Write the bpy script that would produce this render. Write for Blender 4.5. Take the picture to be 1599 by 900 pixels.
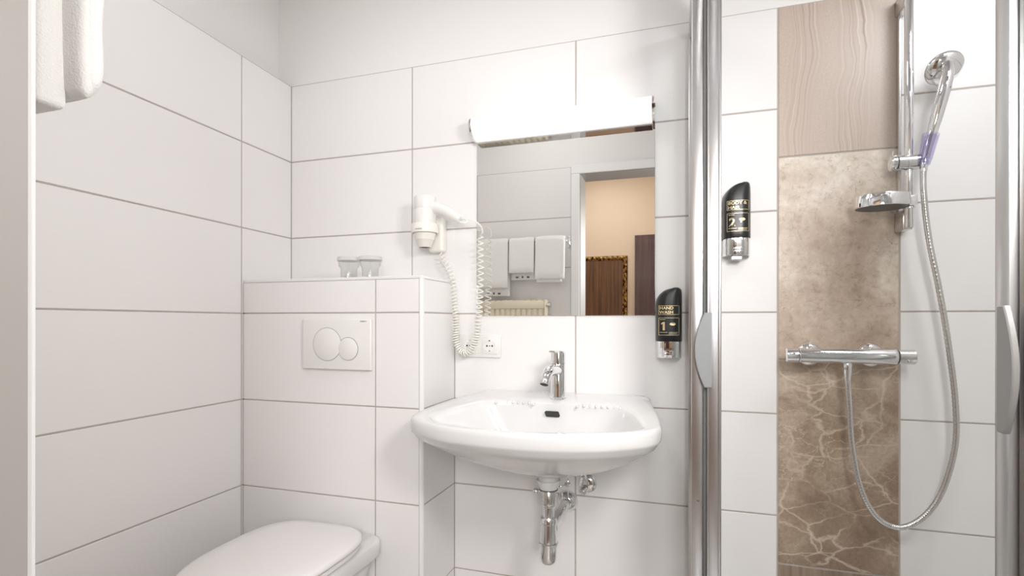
import bpy, bmesh, math, random
from mathutils import Vector, Matrix, noise
random.seed(7)
for o in list(bpy.data.objects): bpy.data.objects.remove(o)
S = bpy.context.scene
C = S.collection
PI = math.pi

# ------------------------------------------------------------------ camera
cam = bpy.data.cameras.new('camera')
cam.sensor_width = 36.0
cam.lens = 820.43 * 36.0 / 1599.0
cam.shift_y = (503.99 - 450.0) / 1599.0
cam.clip_start = 0.01
camo = bpy.data.objects.new('camera', cam)
C.objects.link(camo)
camo.location = (0.92531, -1.71347, 1.06902)
camo.rotation_euler = (Matrix.Rotation(math.radians(17.5826), 4, 'Z') @ Matrix.Rotation(PI / 2, 4, 'X')
                       @ Matrix.Rotation(math.radians(0.0577), 4, 'Z')).to_euler()
S.camera = camo

# ------------------------------------------------------------------ world, lamps, exposure
w = bpy.data.worlds.new('world'); S.world = w; w.use_nodes = True
w.node_tree.nodes['Background'].inputs[0].default_value = (0.9, 0.93, 1.0, 1)
w.node_tree.nodes['Background'].inputs[1].default_value = 0.3
S.view_settings.view_transform = 'Standard'
S.view_settings.look = 'None'
S.view_settings.gamma = 1.0
S.view_settings.use_curve_mapping = False
S.view_settings.exposure = 0.14


def area(name, loc, target, size, power, color, sy=None, shape='SQUARE', spread=PI):
    l = bpy.data.lights.new(name, 'AREA')
    l.energy = power; l.color = color; l.size = size; l.spread = spread
    l.shape = shape
    if sy: l.shape = 'RECTANGLE'; l.size_y = sy
    o = bpy.data.objects.new(name, l); C.objects.link(o)
    o.location = loc
    o.rotation_euler = (Vector(target) - Vector(loc)).to_track_quat('-Z', 'Y').to_euler()
    return o


area('ceiling_light', (0.22, -0.84, 2.43), (0.22, -0.84, 0), 0.6, 4.0, (0.985, 0.985, 1.0), shape='DISK')
area('added_shower_fill', (1.675, -0.55, 2.10), (1.58, 0.0, 0.55), 0.20, 3.4, (0.93, 0.965, 1.0))  # unseen fill added to brighten the shower wall
area('added_softbox', (1.35, -1.285, 1.55), (-0.05, 0.0, 0.50), 0.24, 10.0, (1.0, 0.97, 0.945))  # softbox added out of view, lighting the room from the right
area('added_doorway_fill', (1.31, -2.93, 1.42), (0.62, 0.0, 0.55), 0.68, 42, (0.96, 0.975, 1.0), sy=1.15)  # added fill shining through the doorway, not a known window
area('bedroom_lamp', (0.3, -2.3, 2.42), (0.3, -2.4, 0), 0.5, 11.4, (0.92, 0.97, 1.0), shape='DISK')


# ------------------------------------------------------------------ materials
def mat(name, color, rough=0.5, metal=0.0, bump=None, spec=0.5, coat=0.0, var=None, **kw):
    """Principled material; bump=(scale xyz, strength, distance); var=(scale, amount) slight tone variation."""
    m = bpy.data.materials.new(name); m.use_nodes = True
    nt = m.node_tree; b = nt.nodes['Principled BSDF']
    b.inputs['Base Color'].default_value = (*color, 1)
    b.inputs['Roughness'].default_value = rough
    b.inputs['Metallic'].default_value = metal
    b.inputs['Specular IOR Level'].default_value = spec
    b.inputs['Coat Weight'].default_value = coat
    b.inputs['Coat Roughness'].default_value = 0.05
    for k, v in kw.items(): b.inputs[k.replace('_', ' ')].default_value = v
    if bump or var:
        tc = nt.nodes.new('ShaderNodeTexCoord')
    if bump:
        mp = nt.nodes.new('ShaderNodeMapping'); mp.inputs['Scale'].default_value = bump[0]
        n = nt.nodes.new('ShaderNodeTexNoise'); n.inputs['Scale'].default_value = 1; n.inputs['Detail'].default_value = 3
        bp = nt.nodes.new('ShaderNodeBump'); bp.inputs['Strength'].default_value = bump[1]; bp.inputs['Distance'].default_value = bump[2]
        nt.links.new(tc.outputs['Object'], mp.inputs['Vector']); nt.links.new(mp.outputs[0], n.inputs['Vector'])
        nt.links.new(n.outputs[0], bp.inputs['Height']); nt.links.new(bp.outputs[0], b.inputs['Normal'])
    if var:
        n = nt.nodes.new('ShaderNodeTexNoise'); n.inputs['Scale'].default_value = var[0]; n.inputs['Detail'].default_value = 4
        r = nt.nodes.new('ShaderNodeMapRange'); r.inputs['To Min'].default_value = 1 - var[1]; r.inputs['To Max'].default_value = 1 + var[1]
        x = nt.nodes.new('ShaderNodeVectorMath'); x.operation = 'SCALE'; x.inputs[0].default_value = color
        nt.links.new(tc.outputs['Object'], n.inputs['Vector']); nt.links.new(n.outputs[0], r.inputs[0])
        nt.links.new(r.outputs[0], x.inputs['Scale']); nt.links.new(x.outputs[0], b.inputs['Base Color'])
    return m


M = {}
M['tile'] = mat('white_wall_tile', (0.84, 0.818, 0.808), 0.5, bump=((3, 3, 160), 0.12, 0.002))
M['grout'] = mat('beige_grout', (0.47, 0.42, 0.385), 0.9, var=(30, 0.15))
M['plaster'] = mat('white_plaster', (0.85, 0.83, 0.815), 0.9, bump=((60, 60, 60), 0.08, 0.002))
M['trim'] = mat('white_edge_trim', (0.82, 0.80, 0.79), 0.3, var=(8, 0.02))
M['ceramic'] = mat('white_glazed_ceramic', (0.75, 0.742, 0.735), 0.07, coat=0.3, var=(6, 0.008))
M['seat'] = mat('white_seat_plastic', (0.83, 0.80, 0.79), 0.22, var=(6, 0.01))
M['plastic'] = mat('white_plastic', (0.82, 0.80, 0.775), 0.3, var=(20, 0.01))
M['cream'] = mat('cream_plastic', (0.85, 0.82, 0.76), 0.35, var=(20, 0.01))
M['chrome'] = mat('polished_chrome', (0.83, 0.83, 0.84), 0.05, 1.0, var=(8, 0.015))
M['satin'] = mat('satin_chrome', (0.70, 0.69, 0.68), 0.22, 1.0, var=(8, 0.03))
M['alu'] = mat('brushed_aluminium', (0.64, 0.64, 0.645), 0.30, 1.0, bump=((400, 400, 3), 0.05, 0.001), var=(5, 0.03))
M['grey'] = mat('grey_handle_plastic', (0.27, 0.28, 0.285), 0.45, 0.0, var=(40, 0.03))
M['silver'] = mat('silver_handle_metal', (0.33, 0.325, 0.32), 0.42, 0.35, var=(40, 0.03))
M['rubber'] = mat('grey_seal', (0.13, 0.125, 0.12), 0.6, var=(30, 0.1))
M['dishgrey'] = mat('dark_grey_dish_plastic', (0.10, 0.10, 0.10), 0.4, var=(30, 0.05))
M['black'] = mat('black_satin_plastic', (0.012, 0.012, 0.013), 0.33, var=(20, 0.1))
M['dark'] = mat('dark_grey_cavity', (0.03, 0.028, 0.026), 0.6, var=(20, 0.1))
M['gold'] = mat('pale_gold_print', (0.80, 0.66, 0.38), 0.35, 0.6, var=(40, 0.05))
M['ink'] = mat('grey_ink_print', (0.16, 0.15, 0.15), 0.6, var=(60, 0.1))
M['paper'] = mat('white_paper', (0.86, 0.85, 0.84), 0.8, var=(40, 0.02))
M['paper'].node_tree.nodes.new('ShaderNodeBsdfTranslucent').inputs[0].default_value = (0.9, 0.89, 0.87, 1)
_pt = M['paper'].node_tree; _mx = _pt.nodes.new('ShaderNodeMixShader'); _mx.inputs[0].default_value = 0.5
_pt.links.new(_pt.nodes['Principled BSDF'].outputs[0], _mx.inputs[1]); _pt.links.new(_pt.nodes['Translucent BSDF'].outputs[0], _mx.inputs[2])
_pt.links.new(_mx.outputs[0], _pt.nodes['Material Output'].inputs[0])
M['towel'] = mat('white_terry_towel', (0.92, 0.91, 0.89), 0.95, bump=((420, 420, 420), 0.5, 0.003), Sheen_Weight=0.4)
M['radiator'] = mat('cream_radiator_paint', (0.80, 0.72, 0.56), 0.4, var=(8, 0.02))
M['doorpaint'] = mat('white_door_paint', (0.84, 0.835, 0.835), 0.35, bump=((30, 30, 4), 0.06, 0.002))
M['lining'] = mat('shaded_jamb_paint', (0.34, 0.318, 0.298), 0.45, bump=((30, 30, 4), 0.06, 0.002))  # door paint darkened: shade on the jamb is put into its colour
M['peach'] = mat('peach_wall_paint', (0.66, 0.51, 0.375), 0.85, bump=((50, 50, 50), 0.06, 0.002), var=(3, 0.03))
M['floor'] = mat('grey_beige_floor_tile', (0.42, 0.38, 0.34), 0.4, var=(9, 0.08))
M['carpet'] = mat('brown_carpet', (0.16, 0.10, 0.065), 0.95, bump=((300, 300, 300), 0.8, 0.004), var=(40, 0.2))
M['lampglow'] = mat('opal_lamp_glow', (0.9, 0.9, 0.9), 0.3, var=(5, 0.01), Emission_Color=(1.0, 0.97, 0.93, 1), Emission_Strength=0.55)
M['violet'] = None


def nodes(name):
    m = bpy.data.materials.new(name); m.use_nodes = True
    nt = m.node_tree
    return m, nt, nt.nodes['Principled BSDF']


def link(nt, a, b): nt.links.new(a, b)


def thin_glass(name, tint, refl=0.9, rough=0.0):
    m = bpy.data.materials.new(name); m.use_nodes = True
    nt = m.node_tree; nt.nodes.clear()
    out = nt.nodes.new('ShaderNodeOutputMaterial')
    tr = nt.nodes.new('ShaderNodeBsdfTransparent'); tr.inputs[0].default_value = (*tint, 1)
    gl = nt.nodes.new('ShaderNodeBsdfGlossy'); gl.inputs['Roughness'].default_value = rough
    fr = nt.nodes.new('ShaderNodeLayerWeight'); fr.inputs[0].default_value = 0.5
    pw = nt.nodes.new('ShaderNodeMath'); pw.operation = 'POWER'; pw.inputs[1].default_value = 4.0
    mu = nt.nodes.new('ShaderNodeMath'); mu.operation = 'MULTIPLY_ADD'; mu.inputs[1].default_value = refl * 0.7; mu.inputs[2].default_value = 0.035
    mx = nt.nodes.new('ShaderNodeMixShader')
    link(nt, fr.outputs['Facing'], pw.inputs[0]); link(nt, pw.outputs[0], mu.inputs[0]); link(nt, mu.outputs[0], mx.inputs[0])
    link(nt, tr.outputs[0], mx.inputs[1]); link(nt, gl.outputs[0], mx.inputs[2]); link(nt, mx.outputs[0], out.inputs[0])
    return m


M['glass'] = thin_glass('clear_safety_glass', (0.97, 0.985, 0.98))
M['tumbler'] = thin_glass('clear_tumbler_glass', (0.955, 0.96, 0.957), 1.0)
M['violet'] = thin_glass('translucent_violet_plastic', (0.90, 0.885, 0.975), 0.8, 0.05)

m, nt, b = nodes('mirror_silver')
b.inputs['Base Color'].default_value = (0.93, 0.925, 0.905, 1); b.inputs['Metallic'].default_value = 1; b.inputs['Roughness'].default_value = 0.0
M['mirror'] = m


def ramp(nt, stops):
    r = nt.nodes.new('ShaderNodeValToRGB')
    e = r.color_ramp.elements
    e[0].position, e[0].color = stops[0][0], (*stops[0][1], 1)
    e[1].position, e[1].color = stops[-1][0], (*stops[-1][1], 1)
    for p, c in stops[1:-1]:
        n = e.new(p); n.color = (*c, 1)
    return r


def noise_node(nt, vec, scale, detail=4, rough=0.55, dist=0.0):
    n = nt.nodes.new('ShaderNodeTexNoise')
    n.inputs['Scale'].default_value = scale; n.inputs['Detail'].default_value = detail
    n.inputs['Roughness'].default_value = rough; n.inputs['Distortion'].default_value = dist
    link(nt, vec, n.inputs['Vector'])
    return n


def mapping(nt, vec, scale, loc=(0, 0, 0)):
    mp = nt.nodes.new('ShaderNodeMapping'); mp.inputs['Scale'].default_value = scale; mp.inputs['Location'].default_value = loc
    link(nt, vec, mp.inputs['Vector']); return mp.outputs[0]


def mixc(nt, fac, a, bb, mode='MIX'):
    x = nt.nodes.new('ShaderNodeMix'); x.data_type = 'RGBA'; x.blend_type = mode
    if isinstance(fac, float): x.inputs[0].default_value = fac
    else: link(nt, fac, x.inputs[0])
    for v, i in ((a, 6), (bb, 7)):
        if isinstance(v, tuple): x.inputs[i].default_value = (*v, 1)
        else: link(nt, v, x.inputs[i])
    return x.outputs[2]


def warp(nt, vec, scale, amount, detail=2):
    n = noise_node(nt, vec, scale, detail)
    s = nt.nodes.new('ShaderNodeVectorMath'); s.operation = 'SUBTRACT'; s.inputs[1].default_value = (0.5, 0.5, 0.5)
    link(nt, n.outputs['Color'], s.inputs[0])
    k = nt.nodes.new('ShaderNodeVectorMath'); k.operation = 'SCALE'; k.inputs['Scale'].default_value = amount
    link(nt, s.outputs[0], k.inputs[0])
    a = nt.nodes.new('ShaderNodeVectorMath'); a.operation = 'ADD'
    link(nt, vec, a.inputs[0]); link(nt, k.outputs[0], a.inputs[1])
    return a.outputs[0]


def math_node(nt, op, a, bv=None):
    x = nt.nodes.new('ShaderNodeMath'); x.operation = op
    for v, i in ((a, 0), (bv, 1)):
        if v is None: continue
        if isinstance(v, (int, float)): x.inputs[i].default_value = v
        else: link(nt, v, x.inputs[i])
    return x.outputs[0]


def stone_striped():
    m, nt, b = nodes('beige_wavy_veined_stone')
    tc = nt.nodes.new('ShaderNodeTexCoord').outputs['Object']
    wv = warp(nt, warp(nt, mapping(nt, tc, (1, 1, 0.6)), 4.0, 0.10, 2), 16.0, 0.018, 3)
    lines = noise_node(nt, mapping(nt, wv, (170, 1, 1.4)), 1.0, 4, 0.6)
    lr = ramp(nt, [(0.28, (0.27, 0.195, 0.15)), (0.40, (0.46, 0.37, 0.305)), (0.50, (0.525, 0.43, 0.365)), (0.60, (0.55, 0.455, 0.39)), (0.68, (0.72, 0.64, 0.58))])
    link(nt, lines.outputs[0], lr.inputs[0])
    sx = nt.nodes.new('ShaderNodeSeparateXYZ'); link(nt, wv, sx.inputs[0])
    masks = []
    for x0, wd in ((-0.085, 0.055), (0.045, 0.065)):
        dd_ = math_node(nt, 'ABSOLUTE', math_node(nt, 'SUBTRACT', sx.outputs[0], x0))
        masks.append(math_node(nt, 'SUBTRACT', 1.0, math_node(nt, 'DIVIDE', dd_, wd)))
    br = ramp(nt, [(0.05, (0, 0, 0)), (0.55, (0.95, 0.95, 0.95))])
    link(nt, math_node(nt, 'MAXIMUM', masks[0], masks[1]), br.inputs[0])
    fine = noise_node(nt, tc, 170, 8, 0.8)
    fr = ramp(nt, [(0.33, (0.47, 0.38, 0.318)), (0.5, (0.54, 0.445, 0.378)), (0.68, (0.59, 0.495, 0.425))])
    link(nt, fine.outputs[0], fr.inputs[0])
    col = mixc(nt, br.outputs[0], fr.outputs[0], lr.outputs[0])
    link(nt, col, b.inputs['Base Color']); b.inputs['Roughness'].default_value = 0.42
    return m


def stone_mottled():
    m, nt, b = nodes('beige_mottled_travertine')
    tc = nt.nodes.new('ShaderNodeTexCoord').outputs['Object']
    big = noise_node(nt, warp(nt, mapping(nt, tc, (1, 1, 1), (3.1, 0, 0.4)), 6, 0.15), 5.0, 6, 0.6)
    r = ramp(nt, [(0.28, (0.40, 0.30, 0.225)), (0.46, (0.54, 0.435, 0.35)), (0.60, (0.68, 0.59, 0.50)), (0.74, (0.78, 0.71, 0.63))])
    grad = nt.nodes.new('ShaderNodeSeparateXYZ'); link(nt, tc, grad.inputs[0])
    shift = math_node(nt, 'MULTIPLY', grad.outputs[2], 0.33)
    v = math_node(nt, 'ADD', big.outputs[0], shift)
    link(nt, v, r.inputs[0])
    fine = noise_node(nt, warp(nt, tc, 40, 0.03, 4), 48, 9, 0.72)
    fr = ramp(nt, [(0.36, (0.78, 0.74, 0.71)), (0.46, (0.97, 0.965, 0.96)), (0.56, (1.03, 1.03, 1.03)), (0.68, (1.2, 1.2, 1.2))])
    link(nt, fine.outputs[0], fr.inputs[0])
    col = mixc(nt, 1.0, r.outputs[0], fr.outputs[0], 'MULTIPLY')
    cr = nt.nodes.new('ShaderNodeTexVoronoi'); cr.feature = 'DISTANCE_TO_EDGE'; cr.inputs['Scale'].default_value = 22
    link(nt, warp(nt, tc, 25, 0.07, 4), cr.inputs['Vector'])
    rr = ramp(nt, [(0.0, (1, 1, 1)), (0.012, (0, 0, 0))]); link(nt, cr.outputs[0], rr.inputs[0])
    msk = ramp(nt, [(0.50, (0, 0, 0)), (0.60, (0.8, 0.8, 0.8))]); mn = noise_node(nt, tc, 13, 3); link(nt, mn.outputs[0], msk.inputs[0])
    f = math_node(nt, 'MULTIPLY', rr.outputs[0], msk.outputs[0])
    col = mixc(nt, f, col, (0.25, 0.18, 0.13))
    link(nt, col, b.inputs['Base Color']); b.inputs['Roughness'].default_value = 0.42
    return m


def stone_veined():
    m, nt, b = nodes('brown_marble_with_pale_veins')
    tc = nt.nodes.new('ShaderNodeTexCoord').outputs['Object']
    big = noise_node(nt, mapping(nt, tc, (1, 1, 1), (0.7, 0, 0.2)), 6.0, 7, 0.62, 0.4)
    r = ramp(nt, [(0.32, (0.25, 0.172, 0.12)), (0.5, (0.365, 0.27, 0.195)), (0.68, (0.55, 0.445, 0.35))])
    grad = nt.nodes.new('ShaderNodeSeparateXYZ'); link(nt, tc, grad.inputs[0])
    v0 = math_node(nt, 'ADD', big.outputs[0], math_node(nt, 'MULTIPLY', grad.outputs[2], 0.22))
    link(nt, v0, r.inputs[0])
    fine = noise_node(nt, tc, 110, 6, 0.8)
    fr = ramp(nt, [(0.3, (0.72, 0.7, 0.68)), (0.55, (1, 1, 1)), (0.75, (1.2, 1.2, 1.2))]); link(nt, fine.outputs[0], fr.inputs[0])
    col = mixc(nt, 1.0, r.outputs[0], fr.outputs[0], 'MULTIPLY')
    rot = nt.nodes.new('ShaderNodeMapping'); rot.inputs['Rotation'].default_value = (0, 0.6, 0); rot.inputs['Scale'].default_value = (1, 1, 1.8)
    link(nt, tc, rot.inputs['Vector'])
    for sc, wd, mlo, mhi, ms, ws in ((7.5, 0.040, 0.42, 0.56, 5.0, 9), (16, 0.030, 0.51, 0.62, 4.2, 16), (3.2, 0.014, 0.38, 0.5, 3.0, 6)):
        cr = nt.nodes.new('ShaderNodeTexVoronoi'); cr.feature = 'DISTANCE_TO_EDGE'; cr.inputs['Scale'].default_value = sc
        link(nt, warp(nt, rot.outputs[0], ws, 0.09, 5), cr.inputs['Vector'])
        rr = ramp(nt, [(0.0, (1, 1, 1)), (wd * 0.4, (0.55, 0.55, 0.55)), (wd, (0, 0, 0))]); link(nt, cr.outputs[0], rr.inputs[0])
        mk = ramp(nt, [(mlo, (0, 0, 0)), (mhi, (0.8, 0.8, 0.8))]); mn = noise_node(nt, mapping(nt, tc, (1, 1, 1), (sc, 0, 0.3)), ms, 2); link(nt, mn.outputs[0], mk.inputs[0])
        f = math_node(nt, 'MULTIPLY', rr.outputs[0], mk.outputs[0])
        col = mixc(nt, f, col, (0.68, 0.57, 0.46))
    link(nt, col, b.inputs['Base Color']); b.inputs['Roughness'].default_value = 0.4
    return m


def wood(name, dark, light, sx, rough, coat=0.0):
    m, nt, b = nodes(name)
    tc = nt.nodes.new('ShaderNodeTexCoord').outputs['Object']
    n = noise_node(nt, mapping(nt, warp(nt, tc, 3, 0.02), (sx, sx, 1.2)), 1.0, 5, 0.65)
    r = ramp(nt, [(0.33, dark), (0.67, light)]); link(nt, n.outputs[0], r.inputs[0])
    link(nt, r.outputs[0], b.inputs['Base Color']); b.inputs['Roughness'].default_value = rough
    b.inputs['Coat Weight'].default_value = coat
    return m


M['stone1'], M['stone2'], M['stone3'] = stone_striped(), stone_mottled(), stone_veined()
M['stone4'] = wood('brown_striped_stone', (0.20, 0.14, 0.10), (0.38, 0.29, 0.22), 45, 0.42)
M['wood'] = wood('dark_striped_veneer', (0.055, 0.022, 0.009), (0.19, 0.085, 0.032), 60, 0.4)
M['mahogany'] = wood('dark_mahogany_veneer', (0.055, 0.026, 0.024), (0.11, 0.058, 0.052), 25, 0.25, 0.3)
m, nt, b = nodes('carved_gilt')
tc = nt.nodes.new('ShaderNodeTexCoord').outputs['Object']
vn = noise_node(nt, tc, 40, 2, 0.5)
rr = ramp(nt, [(0.40, (0.04, 0.016, 0.005)), (0.56, (0.42, 0.24, 0.07))]); link(nt, vn.outputs[0], rr.inputs[0])
link(nt, rr.outputs[0], b.inputs['Base Color']); b.inputs['Metallic'].default_value = 0.6; b.inputs['Roughness'].default_value = 0.38
M['gilt'] = m


# ------------------------------------------------------------------ builders
WL = {}                                   # world position of each parent's origin (nothing is rotated above a mesh)


def link_obj(o, parent=None, loc=(0, 0, 0)):
    C.objects.link(o)
    base = WL.get(parent.name, Vector((0, 0, 0))) if parent else Vector((0, 0, 0))
    o.parent = parent
    o.location = Vector(loc) - base
    WL[o.name] = Vector(loc)
    return o


def obj(name, geo, m, parent=None, smooth=False, loc=None, label=None, kind=None, cat=None, group=None):
    """geo = (verts, faces) in world metres -> one mesh object whose origin is its parent's (or loc)."""
    v, f = geo
    if loc is None: loc = WL[parent.name] if parent else Vector((0, 0, 0))
    loc = Vector(loc)
    me = bpy.data.meshes.new(name)
    me.from_pydata([tuple(Vector(p) - loc) for p in v], [], f)
    me.update()
    bm = bmesh.new(); bm.from_mesh(me); bmesh.ops.recalc_face_normals(bm, faces=bm.faces); bm.to_mesh(me); bm.free()
    me.materials.append(m)
    if smooth:
        me.shade_smooth()
        if smooth is not True: me.set_sharp_from_angle(angle=math.radians(smooth))
    o = bpy.data.objects.new(name, me)
    link_obj(o, parent, loc)
    if label: o['label'] = label
    if kind: o['kind'] = kind
    if cat: o['category'] = cat
    if group: o['group'] = group
    return o


def thing(name, label, cat, loc, group=None):
    o = bpy.data.objects.new(name, None); o.empty_display_size = 0.05
    link_obj(o, None, loc)
    o['label'] = label; o['category'] = cat
    if group: o['group'] = group
    return o


def join(*gs):
    V, F = [], []
    for v, f in gs:
        n = len(V); V += list(v); F += [tuple(i + n for i in q) for q in f]
    return V, F


def from_bm(bm):
    bm.verts.index_update()
    g = ([v.co.copy() for v in bm.verts], [tuple(v.index for v in f.verts) for f in bm.faces])
    bm.free(); return g


def box(x0, x1, y0, y1, z0, z1, bev=0.0, seg=2):
    bm = bmesh.new(); bmesh.ops.create_cube(bm, size=1)
    for v in bm.verts:
        v.co = Vector(((x0 + x1) / 2 + v.co.x * (x1 - x0), (y0 + y1) / 2 + v.co.y * (y1 - y0), (z0 + z1) / 2 + v.co.z * (z1 - z0)))
    if bev: bmesh.ops.bevel(bm, geom=list(bm.edges), offset=bev, segments=seg, profile=0.5, affect='EDGES')
    return from_bm(bm)


def loft(rings, cap0=True, cap1=True, closed=True):
    n = len(rings[0]); V = [Vector(p) for r in rings for p in r]; F = []
    m_ = n if closed else n - 1
    for i in range(len(rings) - 1):
        for j in range(m_):
            k = (j + 1) % n
            F.append((i * n + j, i * n + k, (i + 1) * n + k, (i + 1) * n + j))
    if cap0: F.append(tuple(range(n))[::-1])
    if cap1: F.append(tuple(range((len(rings) - 1) * n, len(rings) * n)))
    return V, F


def frame(d):
    d = Vector(d).normalized()
    a = Vector((0, 0, 1)) if abs(d.z) < 0.9 else Vector((1, 0, 0))
    x = a.cross(d).normalized(); return x, d.cross(x), d


def lathe(c, d, prof, seg=32, cap0=True, cap1=True):
    """prof = [(radius, height)] turned about axis d through c."""
    x, y, z = frame(d); c = Vector(c); R = []
    for r, h in prof:
        R.append([c + z * h + x * (r * math.cos(2 * PI * k / seg)) + y * (r * math.sin(2 * PI * k / seg)) for k in range(seg)])
    return loft(R, cap0, cap1)


def catmull(P, n, closed=False):
    P = [Vector(p) for p in P]; out = []
    N = len(P); segs = N if closed else N - 1
    for i in range(segs):
        if closed: p0, p1, p2, p3 = P[(i - 1) % N], P[i], P[(i + 1) % N], P[(i + 2) % N]
        else: p0, p1, p2, p3 = P[max(i - 1, 0)], P[i], P[i + 1], P[min(i + 2, N - 1)]
        for k in range(n):
            t = k / n
            out.append(0.5 * ((2 * p1) + (p2 - p0) * t + (2 * p0 - 5 * p1 + 4 * p2 - p3) * t * t + (3 * p1 - p0 - 3 * p2 + p3) * t ** 3))
    if not closed: out.append(P[-1])
    return out


def tube(P, r, seg=12, cap=True):
    """tube along points; r number or function of 0..1."""
    P = [Vector(p) for p in P]; n = len(P); R = []
    x = None
    for i in range(n):
        d = (P[min(i + 1, n - 1)] - P[max(i - 1, 0)]).normalized()
        if x is None: x = frame(d)[0]
        x = (x - d * x.dot(d)).normalized(); y = d.cross(x)
        rr_ = r(i / (n - 1)) if callable(r) else r
        R.append([P[i] + x * (rr_ * math.cos(2 * PI * k / seg)) + y * (rr_ * math.sin(2 * PI * k / seg)) for k in range(seg)])
    return loft(R, cap, cap)


def ellipse(c, rx, ry, n, axis='z'):
    c = Vector(c)
    return [c + Vector((rx * math.cos(2 * PI * k / n), ry * math.sin(2 * PI * k / n), 0)) for k in range(n)]


def prism_x(poly, x0, x1):
    """closed (y,z) polygon extruded along x."""
    return loft([[(x0, y, z) for y, z in poly], [(x1, y, z) for y, z in poly]])


def text_geo(s, size, place, bold=0.0, sx=1.0):
    """lettering turned to flat mesh; place maps (x,y) of the text plane to world."""
    cu = bpy.data.curves.new('lettering', 'FONT'); cu.body = s; cu.size = size; cu.offset = bold
    cu.resolution_u = 3
    o = bpy.data.objects.new('lettering', cu); C.objects.link(o)
    me = bpy.data.meshes.new_from_object(o.evaluated_get(bpy.context.evaluated_depsgraph_get()))
    bpy.data.objects.remove(o); bpy.data.curves.remove(cu)
    bm = bmesh.new(); bm.from_mesh(me); bpy.data.meshes.remove(me)
    bmesh.ops.triangulate(bm, faces=bm.faces)
    v, f = from_bm(bm)
    return [Vector(place(p.x * sx, p.y)) for p in v], f


# ------------------------------------------------------------------ tiles
TILE_CACHE = {}
GAP = 0.0045
TT = 0.009


def tile_mesh(wd, ht, m):
    key = (round(wd, 4), round(ht, 4), m.name)
    if key in TILE_CACHE: return TILE_CACHE[key]
    a, h, c = wd / 2, ht / 2, 0.0011
    V, F = loft([[(-a, TT, -h), (a, TT, -h), (a, TT, h), (-a, TT, h)], [(-a, c, -h), (a, c, -h), (a, c, h), (-a, c, h)],
                 [(-a + c, 0, -h + c), (a - c, 0, -h + c), (a - c, 0, h - c), (-a + c, 0, h - c)]])
    me = bpy.data.meshes.new('tile'); me.from_pydata(V, [], F); me.update()
    bm = bmesh.new(); bm.from_mesh(me); bmesh.ops.recalc_face_normals(bm, faces=bm.faces); bm.to_mesh(me); bm.free()
    me.materials.append(m); TILE_CACHE[key] = me
    return me


def tile_wall(parent, origin, ang, cols, rows, m, name='tile', label=None):
    """cols, rows: joint positions along the wall and up; a tile between each two. Front faces lie in the wall plane."""
    ca, sa = math.cos(ang), math.sin(ang)
    for u0, u1 in cols:
        for z0, z1 in rows:
            wd, ht = u1 - u0 - GAP, z1 - z0 - GAP
            if wd < 0.008 or ht < 0.008: continue
            u, z = (u0 + u1) / 2, (z0 + z1) / 2
            o = bpy.data.objects.new(name, tile_mesh(wd, ht, m))
            j = random.uniform(-0.0002, 0.0002)
            link_obj(o, parent, (origin[0] + ca * u - sa * j, origin[1] + sa * u + ca * j, z))
            o.rotation_euler = (random.uniform(-0.0004, 0.0004), 0, ang + random.uniform(-0.0004, 0.0004))
            if label: o['label'] = label


def pairs(*a): return list(zip(a[:-1], a[1:]))


def slab(p0, p1, outn, t0, t1, z0, z1):
    """wall slab between plan points, from t0 to t1 behind the face (outn = unit normal into the room)."""
    p0, p1, n = Vector((*p0, 0)), Vector((*p1, 0)), Vector((*outn, 0))
    q = [p0 - n * t0, p1 - n * t0, p1 - n * t1, p0 - n * t1]
    return loft([[v + Vector((0, 0, z0)) for v in q], [v + Vector((0, 0, z1)) for v in q]])


def structure(name, geo, m, label=None, **k):
    o = obj(name, geo, m, kind='structure', **k)
    if label: o['label'] = label
    return o


ROWS = pairs(0.0, 0.2, 0.5, 0.8, 1.1, 1.4, 1.7, 2.0)
XL, XR, YR = -0.53175, 1.76, -1.40
DL = -0.022886                            # the left wall leans a little out of square
lx = lambda y: XL + DL * y
BX, BY, BZ = 0.170, -0.2484, 1.2156       # cistern boxing: right side, front, top
STX0, STX1 = 1.204, 1.510                 # stone strip in the shower
CEIL = 2.55

# floor, ceiling
structure('floor', box(-0.75, XR + 0.2, -1.55, 0.2, -0.1, 0.0), M['floor'], 'grey beige bathroom floor')
structure('ceiling', box(-0.75, XR + 0.2, -1.55, 0.2, CEIL, CEIL + 0.1), M['plaster'], 'white plaster ceiling of the bathroom')

# back wall: grout bed + tiles + plaster above
wb = structure('wall_back', box(XL - 0.002, XR, 0.0016, 0.06, 0.0, 2.0), M['grout'], 'tiled back wall behind washbasin and shower')
obj('plaster', box(-0.75, XR + 0.1, 0.003, 0.16, 2.0, CEIL), M['plaster'], wb, label='white plaster above the tiles')
up = pairs(BZ, 1.4, 1.7, 2.0)
low = [r for r in ROWS if r[1] <= 1.11]
tile_wall(wb, (0, 0), 0, [(XL - 0.001, 0.0)], up, M['tile'])
tile_wall(wb, (0, 0), 0, [(0.0, 0.602)], pairs(1.4, 1.7, 2.0), M['tile'])
tile_wall(wb, (0, 0), 0, [(0.0, BX - 0.001)], [(BZ, 1.4)], M['tile'])
tile_wall(wb, (0, 0), 0, [(BX - 0.001 - GAP, 0.602)], [(1.1, 1.4)], M['tile'])
tile_wall(wb, (0, 0), 0, [(BX - 0.002, 0.602)], low, M['tile'])
tile_wall(wb, (0, 0), 0, [(0.602, STX0)], ROWS, M['tile'])
tile_wall(wb, (0, 0), 0, [(STX1, XR)], ROWS, M['tile'])
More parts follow.
